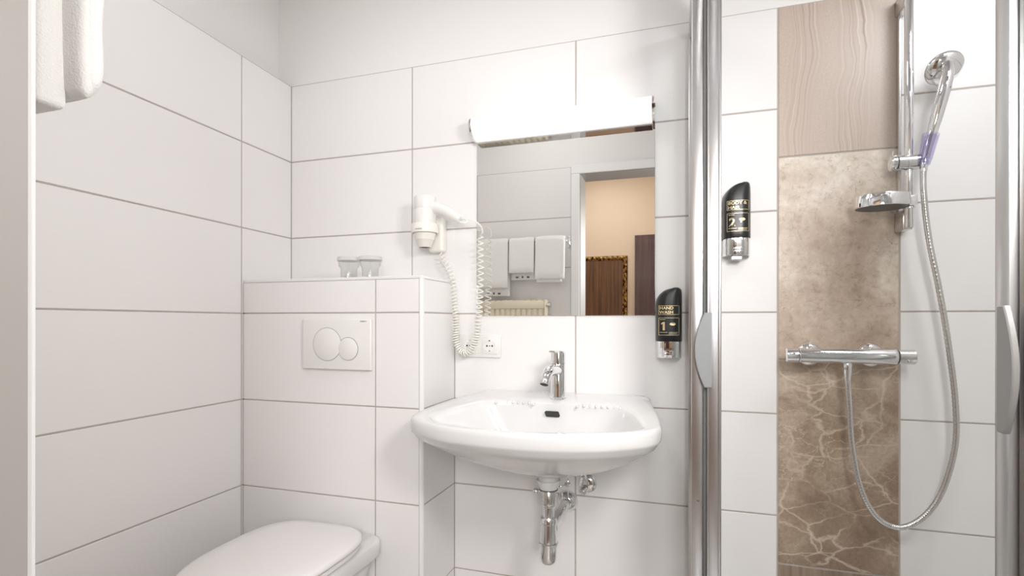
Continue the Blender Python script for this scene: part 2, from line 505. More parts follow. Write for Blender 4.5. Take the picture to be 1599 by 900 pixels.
for (z0, z1), k, lb in zip([(1.556, 2.0), (0.960, 1.556), (0.360, 0.960), (0.0, 0.360)], (1, 2, 3, 4),
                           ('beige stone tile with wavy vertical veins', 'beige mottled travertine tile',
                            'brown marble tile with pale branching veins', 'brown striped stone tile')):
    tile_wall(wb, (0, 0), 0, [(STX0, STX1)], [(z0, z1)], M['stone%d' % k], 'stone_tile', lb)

# left wall (turned 1.3 degrees) with a ledge: its plaster stands back above the tiles
al = math.atan2(1, DL)
nl = (1 / math.hypot(1, DL), -DL / math.hypot(1, DL))
wl = structure('wall_left', slab((lx(0.0), 0.0), (lx(YR), YR), nl, 0.0016, 0.06, 0.0, 2.0), M['grout'], 'tiled left wall beside the toilet')
obj('plaster', slab((lx(0.12), 0.12), (lx(-1.6), -1.6), nl, 0.066, 0.2, 2.0, CEIL), M['plaster'], wl, label='white plaster above the tiles')
obj('ledge', slab((lx(0.0), 0.0), (lx(YR), YR), nl, 0.002, 0.12, 1.985, 1.9995), M['trim'], wl, label='white tile ledge')
tile_wall(wl, (XL, 0), al, pairs(YR - 0.02, -1.0, -0.2525, 0.0012), pairs(0.0, 0.2, 0.5, 0.8, 1.1, 1.4, 1.7, 2.0), M['tile'])

# right wall, beyond the shower
wr = structure('wall_right', box(XR + 0.0016, XR + 0.1, YR, 0.06, 0.0, 2.0), M['grout'], 'tiled right wall of the shower')
obj('plaster', box(XR + 0.003, XR + 0.12, -1.55, 0.16, 2.0, CEIL), M['plaster'], wr, label='white plaster above the tiles')
tile_wall(wr, (XR, 0), -PI / 2, pairs(0.002, 0.6, 1.2, 1.4), ROWS, M['tile'])

# rear wall with the doorway (the camera stands in it)
JX0, JX1, HZ = 0.370, 1.180, 1.95
wq = structure('wall_rear', join(box(-0.75, JX0 - 0.019, YR - 0.15, YR - 0.0016, 0, 2.0), box(JX1 + 0.019, XR + 0.2, YR - 0.15, YR - 0.0016, 0, 2.0)),
               M['grout'], 'tiled rear wall with the doorway')
obj('plaster', join(box(-0.75, XR + 0.2, YR - 0.15, YR - 0.003, 2.0, CEIL), box(JX0 - 0.018, JX1 + 0.018, YR - 0.15, YR - 0.003, HZ + 0.021, 2.0)), M['plaster'], wq, label='white plaster above the door')
tile_wall(wq, (0, YR), PI, pairs(-0.312, 0.29, 0.52), ROWS, M['tile'])
tile_wall(wq, (0, YR), PI, pairs(-XR, -1.245), ROWS, M['tile'])

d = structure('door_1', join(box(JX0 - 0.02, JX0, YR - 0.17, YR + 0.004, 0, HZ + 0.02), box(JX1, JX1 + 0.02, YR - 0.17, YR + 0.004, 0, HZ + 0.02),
                             box(JX0, JX1, YR - 0.17, YR + 0.004, HZ, HZ + 0.02)), M['lining'], 'door lining darkened for shade with white casing of the bathroom doorway')


def casing(y0, y1):
    a, h = JX0 - 0.057, HZ + 0.055
    return [box(a, JX0 - 0.004, y0, y1, 0, HZ + 0.004, 0.004), box(JX1 + 0.004, JX1 + 0.057, y0, y1, 0, HZ + 0.004, 0.004),
            box(a, JX1 + 0.057, y0, y1, HZ + 0.004, h, 0.004)]


for g in casing(YR + 0.0, YR + 0.014): obj('casing', g, M['doorpaint'], d)
for g in casing(YR - 0.185, YR - 0.171): obj('casing', g, M['doorpaint'], d)
obj('strike_plate', box(JX0 - 0.0005, JX0 + 0.0012, YR - 0.095, YR - 0.070, 0.95, 1.055, 0.0008, 1), M['satin'], d, label='metal strike plate')

# bedroom beyond the doorway, seen in the mirror
HY = -3.0
structure('floor_bedroom', box(-1.6, 3.2, HY, -1.55, -0.1, -0.002), M['carpet'], 'brown bedroom carpet beyond the doorway')
structure('ceiling_bedroom', box(-1.6, 3.2, HY, -1.55, CEIL, CEIL + 0.1), M['plaster'], 'white bedroom ceiling beyond the doorway')
structure('wall_bedroom', box(-1.7, 3.3, HY - 0.1, HY, 0, CEIL), M['peach'], 'peach painted bedroom wall seen in the mirror')
structure('wall_bedroom_left', box(-1.7, -1.6, HY, -1.55, 0, CEIL), M['peach'], 'peach bedroom side wall on the left')
structure('wall_bedroom_right', box(3.2, 3.3, HY, -1.55, 0, CEIL), M['peach'], 'peach bedroom side wall on the right')
structure('wall_bedroom_front', join(box(-1.6, JX0 - 0.06, YR - 0.17, YR - 0.151, 0, CEIL), box(JX1 + 0.06, 3.2, YR - 0.17, YR - 0.151, 0, CEIL),
                                     box(JX0 - 0.06, JX1 + 0.06, YR - 0.17, YR - 0.151, HZ + 0.06, CEIL)), M['peach'], 'peach bedroom wall around the doorway')

# cistern boxing
fc = pairs(lx(BY) + 0.0005, 0.004, 0.1605)
wc = structure('wall_cistern', box(lx(BY) + 0.006, BX - 0.0016, BY + 0.0016, -0.0005, 0.0, BZ - 0.009), M['grout'], 'tiled boxing over the concealed cistern behind the toilet')
crow = pairs(0.0, 0.2, 0.5, 0.8, 1.1, BZ - 0.0082)
tile_wall(wc, (0, BY), 0, fc, crow, M['tile'])
tile_wall(wc, (BX, 0), PI / 2, [(BY + 0.011, -0.001)], crow, M['tile'])
obj('top_slab', box(lx(BY) + 0.006, BX + 0.001, BY - 0.001, -0.001, BZ - 0.0095, BZ, 0.002), M['trim'], wc, label='white ledge on top')
q = [(0.1618, BY + 0.010)] + [(BX - 0.009 + 0.0115 * math.sin(a * PI / 16), BY + 0.009 - 0.0105 * math.cos(a * PI / 16)) for a in range(9)] + [(BX - 0.001, BY + 0.010)]
obj('corner_trim', loft([[(x, y, 0.0) for x, y in q], [(x, y, BZ - 0.0005) for x, y in q]]), M['trim'], wc, 35, label='white rounded corner profile')

# ------------------------------------------------------------------ wall mirror
t = thing('wall_mirror', 'square frameless mirror on the tiled wall above the washbasin', 'mirror', (0.5545, -0.001, 1.095))
obj('mirror_glass', box(0.2545, 0.8550, -0.0050, -0.0009, 1.0915, 1.6900, 0.0008, 1), M['mirror'], t)
obj('backing', box(0.262, 0.848, -0.0008, -0.0002, 1.098, 1.684), M['ink'], t)

# ------------------------------------------------------------------ mirror light
t = thing('mirror_light', 'long glowing opal tube light with chrome ends above the mirror', 'lamp', (0.555, -0.001, 1.69))
prof = [(-0.014, 1.694), (-0.034, 1.691), (-0.060, 1.699), (-0.079, 1.716), (-0.084, 1.735), (-0.078, 1.750), (-0.060, 1.759), (-0.035, 1.763), (-0.014, 1.764)]
sm = [(p.x, p.y) for p in catmull([(a, b_, 0) for a, b_ in prof], 4)]
obj('diffuser', prism_x(sm, 0.2635, 0.8475), M['lampglow'], t, 40)
cy = sum(p[0] for p in sm) / len(sm); cz = sum(p[1] for p in sm) / len(sm)
cap = [(cy + (p[0] - cy) * 1.05, cz + (p[1] - cz) * 1.05) for p in sm]
cap = [(-0.0015, cap[0][1] - 0.004)] + cap + [(-0.0015, cap[-1][1] + 0.002)]
for x0, x1, sx in ((0.2560, 0.2632, 0.2555), (0.8478, 0.8550, 0.8555)):
    e = obj('end_cap', prism_x(cap, x0, x1), M['chrome'], t, 40)
    s_ = -1 if sx < 0.5 else 1
    obj('screw', lathe((sx - s_ * 0.0005, -0.070, 1.727), (s_, 0, 0), [(0.006, 0), (0.006, 0.002), (0.003, 0.003)], 16), M['rubber'], e, 40)
obj('base_rail', box(0.2632, 0.8478, -0.030, -0.0015, 1.6830, 1.6925, 0.002), M['chrome'], t)
obj('back_plate', box(0.2632, 0.8478, -0.0135, -0.0015, 1.6925, 1.763), M['plastic'], t)

# ------------------------------------------------------------------ flush plate
FY = BY
t = thing('flush_plate', 'white dual flush plate with two round buttons on the cistern boxing', 'flush plate', (-0.134, FY, 1.0))
obj('plate', box(-0.2635, -0.0040, FY - 0.0135, FY - 0.0005, 0.9155, 1.0805, 0.004, 3), M['plastic'], t, 40)
yf = FY - 0.0135
for cx, cz, r, yy in ((-0.1675, 0.9975, 0.0545, 0.0), (-0.0875, 0.9835, 0.0375, 0.0006)):
    btn = obj('flush_button', lathe((cx, yf + 0.001, cz), (0, -1, 0), [(r - 0.0012, 0), (r - 0.0012, 0.0018 + yy), (r - 0.0025, 0.0026 + yy)], 48), M['plastic'], t, 40)
    obj('groove_ring', lathe((cx, yf + 0.001, cz), (0, -1, 0), [(r - 0.0012, 0.0004), (r - 0.0012, 0.0013 + yy), (r, 0.0013 + yy), (r, 0.0004)], 48, False, False), M['ink'], btn, label='thin dark shadow gap')
obj('lettering', text_geo('GEBERIT', 0.0050, lambda x, z: (-0.0445 + x, yf - 0.0003, 1.0705 + z), 0.0001, 1.35), M['ink'], t)

# ------------------------------------------------------------------ toilet
TX = -0.134


def toilet_ring(hw, yb, yf_, z, n=72, p=2.3, e=0.55, cx=TX):
    """D outline: straight back at yb, round front at yf_, half width hw."""
    L = yb - yf_; pts = []
    ym = yb - L * 0.46
    for k in range(n):
        a = 2 * PI * k / n
        c_, s_ = math.cos(a), math.sin(a)
        if s_ >= 0:
            pw = 0.16
            x = hw * math.copysign(abs(c_) ** e, c_) * (1 - 0.04 * s_ ** 2)
            y = ym + (yb - ym) * (abs(s_) ** e)
        else:
            x = hw * math.copysign(abs(c_) ** (2 / p), c_)
            y = ym - (ym - yf_) * (abs(s_) ** (2 / p))
        pts.append(Vector((cx + x, y, z)))
    return pts


t = thing('toilet', 'white wall hung toilet with closed lid below the flush plate', 'toilet', (TX, BY, 0.10))
yb = BY - 0.001
rg = [toilet_ring(0.105, yb, -0.56, 0.07), toilet_ring(0.125, yb, -0.62, 0.09), toilet_ring(0.138, yb, -0.68, 0.17), toilet_ring(0.150, yb, -0.73, 0.26), toilet_ring(0.157, yb, -0.760, 0.315, e=0.3),
      toilet_ring(0.165, yb, -0.772, 0.338, e=0.2), toilet_ring(0.177, yb, -0.783, 0.345, e=0.2), toilet_ring(0.181, yb, -0.788, 0.354, e=0.2), toilet_ring(0.183, yb, -0.790, 0.384, e=0.2), toilet_ring(0.180, yb - 0.002, -0.787, 0.393, e=0.2), toilet_ring(0.171, yb - 0.006, -0.778, 0.3965, e=0.2)]
obj('bowl', loft(rg), M['ceramic'], t, 50)
rs = [toilet_ring(0.176, -0.312, -0.783, 0.4005), toilet_ring(0.180, -0.309, -0.788, 0.403), toilet_ring(0.180, -0.309, -0.788, 0.412), toilet_ring(0.176, -0.312, -0.784, 0.4145)]
obj('seat', loft(rs), M['seat'], t, 50)
rl = [toilet_ring(0.178, -0.308, -0.788, 0.4165), toilet_ring(0.185, -0.303, -0.794, 0.420), toilet_ring(0.187, -0.301, -0.796, 0.427), toilet_ring(0.183, -0.304, -0.792, 0.4335), toilet_ring(0.172, -0.312, -0.78, 0.4375),
      toilet_ring(0.13, -0.34, -0.73, 0.4405), toilet_ring(0.06, -0.42, -0.62, 0.442)]
obj('lid', loft(rl), M['seat'], t, 60)
for s_ in (-1, 1):
    obj('hinge', lathe((TX + s_ * 0.075, -0.296, 0.4085), (s_, 0, 0), [(0.009, -0.02), (0.0095, -0.018), (0.0095, 0.018), (0.009, 0.02)], 20), M['satin'], t, 40)
    obj('buffer', box(TX + s_ * 0.10 - 0.012, TX + s_ * 0.10 + 0.012, -0.72, -0.70, 0.3955, 0.401, 0.002), M['rubber'], t)

# ------------------------------------------------------------------ drinking glasses with paper covers
for gx, gy, lb, lb2 in ((-0.138, -0.185, 'clear drinking glass on the ledge, the one nearer the toilet corner', 'white paper cover on the drinking glass nearer the toilet corner'),
                        (-0.057, -0.182, 'clear drinking glass on the ledge, the one nearer the hair dryer', 'white paper cover on the drinking glass nearer the hair dryer')):
    z = BZ
    g = obj('drinking_glass', lathe((gx, gy, z + 0.0002), (0, 0, 1), [(0.025, 0), (0.027, 0.001), (0.0275, 0.030), (0.0285, 0.036), (0.034, 0.043), (0.0365, 0.070), (0.0350, 0.070), (0.032, 0.044), (0.0265, 0.036), (0.0255, 0.008), (0.01, 0.006)], 36),
            M['tumbler'], None, 60, loc=(gx, gy, z), label=lb, cat='glass', group='drinking glasses on the cistern ledge')
    pc = lathe((gx, gy, z + 0.0605), (0, 0, 1), [(0.0395, 0.0), (0.0385, 0.004), (0.0375, 0.0120), (0.036, 0.0132), (0.002, 0.0136)], 48, False, True)
    o = obj('paper_cover', pc, M['paper'], None, 50, loc=(gx, gy, z + 0.06), label=lb2, cat='cover', group='paper covers on the glasses')

# ------------------------------------------------------------------ hair dryer and its wall holder
DX, DY = 0.0945, -0.083
h = thing('hair_dryer_holder', 'white wall holder with a ring gripping the hair dryer', 'holder', (0.112, -0.001, 1.32))
obj('wall_box', box(0.084, 0.141, -0.040, -0.0004, 1.316, 1.437, 0.010, 4), M['cream'], h, 40)
ringo = lathe((DX, DY, 1.374), (0, 0, 1), [(0.0415, 0.0), (0.0462, 0.0015), (0.0470, 0.006), (0.0462, 0.030), (0.0450, 0.032), (0.0405, 0.030), (0.0400, 0.004)], 40, False, False)
n_ = 40; V, F = ringo; F = F + [(6 * n_ + j, 6 * n_ + (j + 1) % n_, (j + 1) % n_, j) for j in range(n_)]
rg_ = obj('ring', (V, F), M['cream'], h, 50)
obj('bracket', box(DX - 0.018, DX + 0.03, -0.047, -0.036, 1.374, 1.402, 0.004), M['cream'], h)
obj('lettering', text_geo('VALERA', 0.0062, lambda x, z: (DX - 0.014 + x, DY - math.sqrt(max(0, 0.0474 ** 2 - (x - 0.014) ** 2)), 1.3815 + z), 0.0001, 1.2), M['ink'], rg_)

t = thing('hair_dryer', 'white hotel hair dryer hanging nozzle down with a coiled cord', 'hair dryer', (DX, DY, 1.325))
bodyp = [(0.030, 1.374), (0.0345, 1.3765), (0.0372, 1.407), (0.0376, 1.425), (0.0376, 1.455), (0.0366, 1.4565), (0.0372, 1.458), (0.0378, 1.495), (0.0365, 1.4995), (0.031, 1.5005), (0.030, 1.498), (0.004, 1.497)]
obj('body', lathe((DX, DY, 0), (0, 0, 1), bodyp, 44), M['plastic'], t, 40)
nz = [(0.0385, 1.3735), (0.0345, 1.365), (0.0318, 1.353), (0.0310, 1.3525), (0.0225, 1.3275), (0.0205, 1.326), (0.019, 1.328), (0.024, 1.345), (0.003, 1.346)]
no = obj('nozzle', lathe((DX, DY, 0), (0, 0, 1), nz[:6] + [(0.0185, 1.3275)], 40, True, False), M['cream'], t, 40)
obj('outlet', lathe((DX, DY, 1.329), (0, 0, 1), [(0.0186, 0), (0.0186, 0.001)], 32), M['dark'], no, label='dark air outlet grille')
hp = catmull([(DX + 0.022, DY, 1.463), (DX + 0.055, DY, 1.457), (DX + 0.090, DY, 1.441), (DX + 0.120, DY + 0.002, 1.422), (DX + 0.132, DY + 0.003, 1.414)], 8)
obj('handle', tube(hp, lambda s: 0.0205 - 0.0045 * s - (0.006 * max(0, (s - 0.93) / 0.07) ** 2 if s > 0.93 else 0), 22), M['plastic'], t, 50)
obj('hanging_loop', tube(catmull([(0.215, -0.082, 1.417), (0.228, -0.088, 1.405), (0.246, -0.084, 1.403), (0.250, -0.078, 1.411), (0.236, -0.074, 1.418), (0.220, -0.078, 1.420)], 8), 0.0028, 8), M['cream'], t, 50)
cab = catmull([(0.2230, -0.080, 1.4190), (0.2542, -0.0713, 1.4158), (0.2762, -0.0625, 1.4076), (0.2893, -0.0537, 1.3930), (0.2925, -0.047, 1.374)], 8)
ctr = catmull([(0.2845, -0.045, 1.3660), (0.2834, -0.045, 1.3495), (0.2835, -0.045, 1.2081), (0.279, -0.045, 1.0994), (0.272, -0.045, 1.034), (0.2557, -0.045, 0.9836), (0.2322, -0.045, 0.9643), (0.2084, -0.045, 0.9739),
               (0.194, -0.045, 1.0114), (0.1935, -0.045, 1.0776), (0.1890, -0.045, 1.144), (0.1850, -0.045, 1.1995), (0.1656, -0.043, 1.2543), (0.1449, -0.040, 1.2835), (0.1300, -0.032, 1.3080), (0.1280, -0.029, 1.3190)], 60)
acc = [0.0]
for i in range(1, len(ctr)): acc.append(acc[-1] + (ctr[i] - ctr[i - 1]).length)
tot = acc[-1]


def at(s):
    import bisect
    i = min(max(bisect.bisect_left(acc, s), 1), len(acc) - 1)
    k = (s - acc[i - 1]) / max(1e-9, acc[i] - acc[i - 1])
    return ctr[i - 1].lerp(ctr[i], k), (ctr[i] - ctr[i - 1]).normalized()


pts, ph, s = [], 0.0, 0.0
while s < tot:
    f = s / tot
    pitch = 0.0205 if f < 0.22 else 0.0205 + (0.0085 - 0.0205) * min(1, (f - 0.22) / 0.22)
    if f > 0.62: pitch = 0.0085 + (0.0165 - 0.0085) * (f - 0.62) / 0.38
    p, dd = at(s)
    yy_ = Vector((0, 1, 0)); xx = yy_.cross(dd).normalized()
    rad = 0.0098 * (min(1, s / 0.01)) * (min(1, (tot - s) / 0.03) ** 0.7)
    if 0.74 < f < 0.86: rad *= 0.85
    pts.append(p + xx * (rad * math.cos(ph)) + yy_ * (rad * math.sin(ph)))
    ph += 2 * PI / 13; s += pitch / 13
obj('coiled_cord', tube(cab + pts, 0.0023, 7), M['cream'], t, True)

# ------------------------------------------------------------------ double power outlet
t = thing('power_outlet', 'white double wall socket half behind the coiled dryer cord', 'socket', (0.268, -0.0005, 0.99))
obj('frame', box(0.1910, 0.3445, -0.0095, -0.0004, 0.9480, 1.0290, 0.003, 2), M['plastic'], t, 40)
for cx in (0.2310, 0.3055):
    ins = obj('socket_insert', box(cx - 0.0275, cx + 0.0275, -0.0125, -0.0095, 0.9610, 1.0160, 0.0015, 2), M['plastic'], t, 40)
    well = lathe((cx, -0.0125, 0.9885), (0, 1, 0), [(0.0225, -0.0006), (0.0205, -0.0004), (0.0195, 0.0112), (0.001, 0.0114)], 36, False, True)
    obj('socket_rim', lathe((cx, -0.0123, 0.9885), (0, -1, 0), [(0.0225, 0), (0.0225, 0.0010), (0.0200, 0.0014), (0.0193, 0.0003)], 36, False, True), M['trim'], ins, 40)
    for dx, dz, r in ((-0.0095, 0, 0.003), (0.0095, 0, 0.003), (0, 0, 0.0016)):
        obj('contact_hole', lathe((cx + dx, -0.0126, 0.9885 + dz), (0, -1, 0), [(r, 0), (r, 0.0010)], 14), M['dark'], ins)
    for dz in (-0.0175, 0.0175):
        obj('earth_clip', box(cx - 0.0028, cx + 0.0028, -0.0140, -0.0124, 0.9885 + dz - 0.002, 0.9885 + dz + 0.002), M['satin'], ins)


# ------------------------------------------------------------------ washbasin
def interp_outline(P, n, c, sub=10):
    """closed outline resampled at n equal angles round c."""
    Q = catmull([(x, y, 0) for x, y in P], sub, True)
    A = sorted((math.atan2(q.y - c[1], q.x - c[0]), math.hypot(q.x - c[0], q.y - c[1])) for q in Q)
    out = []
    for k in range(n):
        a = -PI + 2 * PI * k / n
        lo = max((t_ for t_ in A if t_[0] <= a), default=(A[-1][0] - 2 * PI, A[-1][1]))
        hi = min((t_ for t_ in A if t_[0] > a), default=(A[0][0] + 2 * PI, A[0][1]))
        k_ = (a - lo[0]) / max(1e-9, hi[0] - lo[0]); r = lo[1] + (hi[1] - lo[1]) * k_
        out.append((c[0] + r * math.cos(a), c[1] + r * math.sin(a)))
    return out


WC = (0.548, -0.235); NB = 120
OUT = [(0.300, -0.003), (0.276, -0.05), (0.244, -0.125), (0.216, -0.215), (0.200, -0.295), (0.196, -0.350), (0.205, -0.388), (0.228, -0.415), (0.272, -0.440), (0.345, -0.466), (0.440, -0.481), (0.540, -0.485), (0.640, -0.477),
       (0.740, -0.455), (0.815, -0.422), (0.862, -0.392), (0.882, -0.360), (0.885, -0.32), (0.876, -0.24), (0.861, -0.150), (0.843, -0.06), (0.830, -0.003), (0.70, -0.003), (0.565, -0.003), (0.43, -0.003)]
INN = [(0.268, -0.372), (0.283, -0.305), (0.312, -0.235), (0.348, -0.185), (0.400, -0.166), (0.475, -0.157), (0.560, -0.154), (0.650, -0.154), (0.735, -0.158), (0.782, -0.195), (0.812, -0.255), (0.838, -0.345), (0.832, -0.378), (0.790, -0.408), (0.720, -0.430), (0.630, -0.448),
       (0.540, -0.455), (0.440, -0.452), (0.350, -0.437), (0.292, -0.410)]
O_ = interp_outline(OUT, NB, WC); I_ = interp_outline(INN, NB, WC)
zr = lambda y: 0.8445 + 0.1 * y


def ringp(f, zf): return [Vector((x, min(y, -0.0012), zf(x, y))) for x, y in f]


def mixr(a, b_, t_): return [(p[0] + (q_[0] - p[0]) * t_, p[1] + (q_[1] - p[1]) * t_) for p, q_ in zip(a, b_)]


DR = (0.5605, -0.205)
dr = [(DR[0] + 0.020 * math.cos(-PI + 2 * PI * k / NB), DR[1] + 0.020 * math.sin(-PI + 2 * PI * k / NB)) for k in range(NB)]
dr2 = [(DR[0] + 0.030 * math.cos(-PI + 2 * PI * k / NB), DR[1] + 0.030 * math.sin(-PI + 2 * PI * k / NB)) for k in range(NB)]
R = []
R.append(ringp(mixr(dr, dr2, 0.9), lambda x, y: 0.606))
R.append(ringp(dr2, lambda x, y: 0.612))
R.append(ringp(mixr(dr2, O_, 0.01), lambda x, y: 0.622))
for tt in (0.05, 0.12, 0.2, 0.3, 0.42, 0.55, 0.68, 0.80, 0.90, 0.955):
    R.append(ringp(mixr(dr2, O_, tt), lambda x, y, tt=tt: 0.624 + (zr(y) - 0.047 - 0.624) * (0.35 * tt + 0.65 * tt ** 2.3)))
R.append(ringp(mixr(dr2, O_, 0.982), lambda x, y: zr(y) - 0.0435))
R.append(ringp(mixr(dr2, O_, 0.992), lambda x, y: zr(y) - 0.0405))
R.append(ringp(mixr(dr2, O_, 0.998), lambda x, y: zr(y) - 0.035))
R.append(ringp(O_, lambda x, y: zr(y) - 0.026))
R.append(ringp(O_, lambda x, y: zr(y) - 0.013))
R.append(ringp(mixr(O_, I_, 0.06), lambda x, y: zr(y) - 0.004))
R.append(ringp(mixr(O_, I_, 0.18), lambda x, y: zr(y) - 0.0003))
R.append(ringp(mixr(O_, I_, 0.40), lambda x, y: zr(y)))
R.append(ringp(mixr(O_, I_, 0.70), lambda x, y: zr(y) - 0.0005))
R.append(ringp(mixr(O_, I_, 0.92), lambda x, y: zr(y) - 0.002))
R.append(ringp(I_, lambda x, y: zr(y) - 0.007))
for tt in (0.03, 0.07, 0.13, 0.22, 0.35, 0.5, 0.65, 0.8, 0.92):
    R.append(ringp(mixr(I_, dr, tt), lambda x, y, tt=tt: 0.668 + 0.006 * (1 - tt) + (zr(y) - 0.013 - 0.668) * (1 - tt) ** 3.2))
R.append(ringp(dr, lambda x, y: 0.664))
t = thing('washbasin', 'wide white ceramic washbasin with curved front mounted below the mirror', 'washbasin', (0.548, -0.002, 0.70))
obj('basin', loft(R), M['ceramic'], t, 55)
obj('drain_plug', lathe((DR[0], DR[1], 0.6635), (0, 0, 1), [(0.0185, 0), (0.0185, 0.004), (0.015, 0.006)], 28), M['chrome'], t, 40, label='chrome drain plug')
# overflow slot high on the back slope of the bowl
oy, oz = -0.1665, 0.7935
ov = []
for k in range(28):
    a = 2 * PI * k / 28
    x = 0.0165 * math.copysign(1, math.cos(a)) * (abs(math.cos(a)) > 1e-6) + 0.0055 * math.cos(a); z = 0.0055 * math.sin(a)
    ov.append((x, z))
od = Vector((0, -0.80, 0.60)).normalized(); ou = Vector((0, 0.60, 0.80))
oc = Vector((0.5625, oy, oz))
obj('overflow', loft([[oc - od * 0.010 + Vector((x, 0, 0)) + ou * z for x, z in ov], [oc + od * 0.0075 + Vector((x, 0, 0)) + ou * z for x, z in ov]]), M['dark'], t, label='dark overflow slot')
# moulded drip ribs on both sides of the tap ledge
for x0, x1 in ((0.385, 0.505), (0.640, 0.765)):
    gs = []
    for k in range(8):
        x = x0 + (x1 - x0) * k / 7; y = -0.156 - (0.012 if k in (0, 7) else 0.0)
        gs.append(lathe((x, y + 0.005, zr(y) - 0.0038), Vector((0, -1, -0.45)), [(0.001, 0), (0.0036, 0.003), (0.0040, 0.009), (0.0028, 0.013), (0.001, 0.015)], 10))
    obj('soap_rib', join(*gs), M['ceramic'], t, True)

# ------------------------------------------------------------------ basin tap
t = thing('basin_tap', 'chrome single lever tap standing on the washbasin', 'tap', (0.5665, -0.105, 0.834))
FX, FYY = 0.5670, -0.105
obj('body', lathe((FX, FYY, 0), (0, 0, 1), [(0.0265, 0.830), (0.0265, 0.8375), (0.0245, 0.8390), (0.0238, 0.86), (0.0232, 0.938), (0.0225, 0.9405)], 40), M['chrome'], t, 40)
cap_ = [(0.0215, 0.9408), (0.0232, 0.9425), (0.0234, 0.970), (0.0226, 0.9765), (0.018, 0.9805), (0.006, 0.982)]
obj('lever_cap', lathe((FX, FYY, 0), (0, 0, 1), cap_, 40), M['chrome'], t, 40)
dirn = Vector((-0.20, -1.0, 0)).normalized()
pp = lambda dist, z: Vector((FX, FYY, 0)) + dirn * dist + Vector((0, 0, z))
lv = [pp(0.012, 0.9785), pp(0.030, 0.9800), pp(0.046, 0.9805)]
side = Vector((-dirn.y, dirn.x, 0))
obj('lever', loft([[p + side * (wd * a) + Vector((0, 0, hh * b_)) for a, b_ in ((-1, -1), (-1, 0.6), (-0.7, 1), (0.7, 1), (1, 0.6), (1, -1))] for p, wd, hh in ((lv[0], 0.0125, 0.0045), (lv[1], 0.0115, 0.0035), (lv[2], 0.0095, 0.0022))]), M['chrome'], t, 30)
sp = catmull([pp(0.0, 0.918), pp(0.03, 0.924), pp(0.065, 0.921), pp(0.088, 0.908), pp(0.098, 0.893)], 8)
so = obj('spout', tube(sp, lambda s: 0.0190 - 0.0055 * s, 24), M['chrome'], t, 50)
dv = (sp[-1] - sp[-2]).normalized()
ae = obj('aerator', lathe(sp[-1] - dv * 0.002, dv, [(0.0142, 0), (0.0146, 0.002), (0.0146, 0.010), (0.0125, 0.0105), (0.012, 0.008)], 28), M['satin'], so, 40)
obj('aerator_grille', lathe(sp[-1] + dv * 0.0066, dv, [(0.0119, 0), (0.0119, 0.0022), (0.004, 0.0026)], 24), M['dark'], so, 40, label='dark aerator grille')

# ------------------------------------------------------------------ bottle trap under the basin
t = thing('bottle_trap', 'chrome bottle trap hanging under the washbasin and running into the wall', 'trap', (DR[0], DR[1], 0.36))
cc = (DR[0], DR[1], 0)
Z = (0, 0, 1)
obj('drain_collar', lathe(cc, Z, [(0.0255, 0.5790), (0.0275, 0.5815), (0.0275, 0.5860), (0.033, 0.5960), (0.036, 0.6060), (0.030, 0.6065)], 36), M['ceramic'], t, 40, label='white collar under the basin')
obj('seal', lathe(cc, Z, [(0.0275, 0.5765), (0.0278, 0.5795), (0.025, 0.580)], 32), M['rubber'], t, 40)
obj('waste_sleeve', lathe(cc, Z, [(0.0225, 0.5345), (0.0228, 0.5365), (0.0228, 0.575), (0.0215, 0.5768)], 36), M['satin'], t, 40)
obj('tail_pipe', lathe(cc, Z, [(0.0168, 0.494), (0.0168, 0.5340)], 32), M['chrome'], t, 40)
obj('union_nut', lathe(cc, Z, [(0.0165, 0.5280), (0.0210, 0.5285), (0.0218, 0.5315), (0.0205, 0.5350), (0.017, 0.5352)], 32), M['chrome'], t, 40)
obj('trap_nut', lathe(cc, Z, [(0.0225, 0.4775), (0.0250, 0.4790), (0.0252, 0.4915), (0.0225, 0.4960), (0.0170, 0.4965)], 36), M['chrome'], t, 40)
obj('upper_cup', lathe(cc, Z, [(0.0255, 0.4235), (0.0253, 0.4300), (0.0225, 0.4775), (0.018, 0.478)], 40), M['chrome'], t, 40)
obj('cup_ring', lathe(cc, Z, [(0.0268, 0.4155), (0.0292, 0.4170), (0.0292, 0.4215), (0.0268, 0.4235), (0.02, 0.424)], 40), M['chrome'], t, 40)
obj('lower_cup', lathe(cc, Z, [(0.004, 0.3580), (0.013, 0.3590), (0.020, 0.3625), (0.0240, 0.3700), (0.0252, 0.3800), (0.0258, 0.4155)], 40), M['chrome'], t, 40)
obj('outlet_pipe', tube([(DR[0], DR[1] + 0.018, 0.452), (0.566, -0.15, 0.4575), (0.570, -0.09, 0.4665), (0.574, -0.012, 0.4780)], 0.0162, 24), M['chrome'], t, 40)
obj('outlet_socket', lathe((DR[0] + 0.001, DR[1] + 0.022, 0.4525), (0.06, 0.98, 0.1), [(0.019, 0), (0.0205, 0.002), (0.0205, 0.018), (0.018, 0.02)], 28), M['chrome'], t, 40)
obj('wall_rosette', lathe((0.5745, -0.0008, 0.4785), (0, -1, 0), [(0.0365, 0), (0.0365, 0.002), (0.031, 0.010), (0.0210, 0.021), (0.0168, 0.023)], 40), M['chrome'], t, 40)

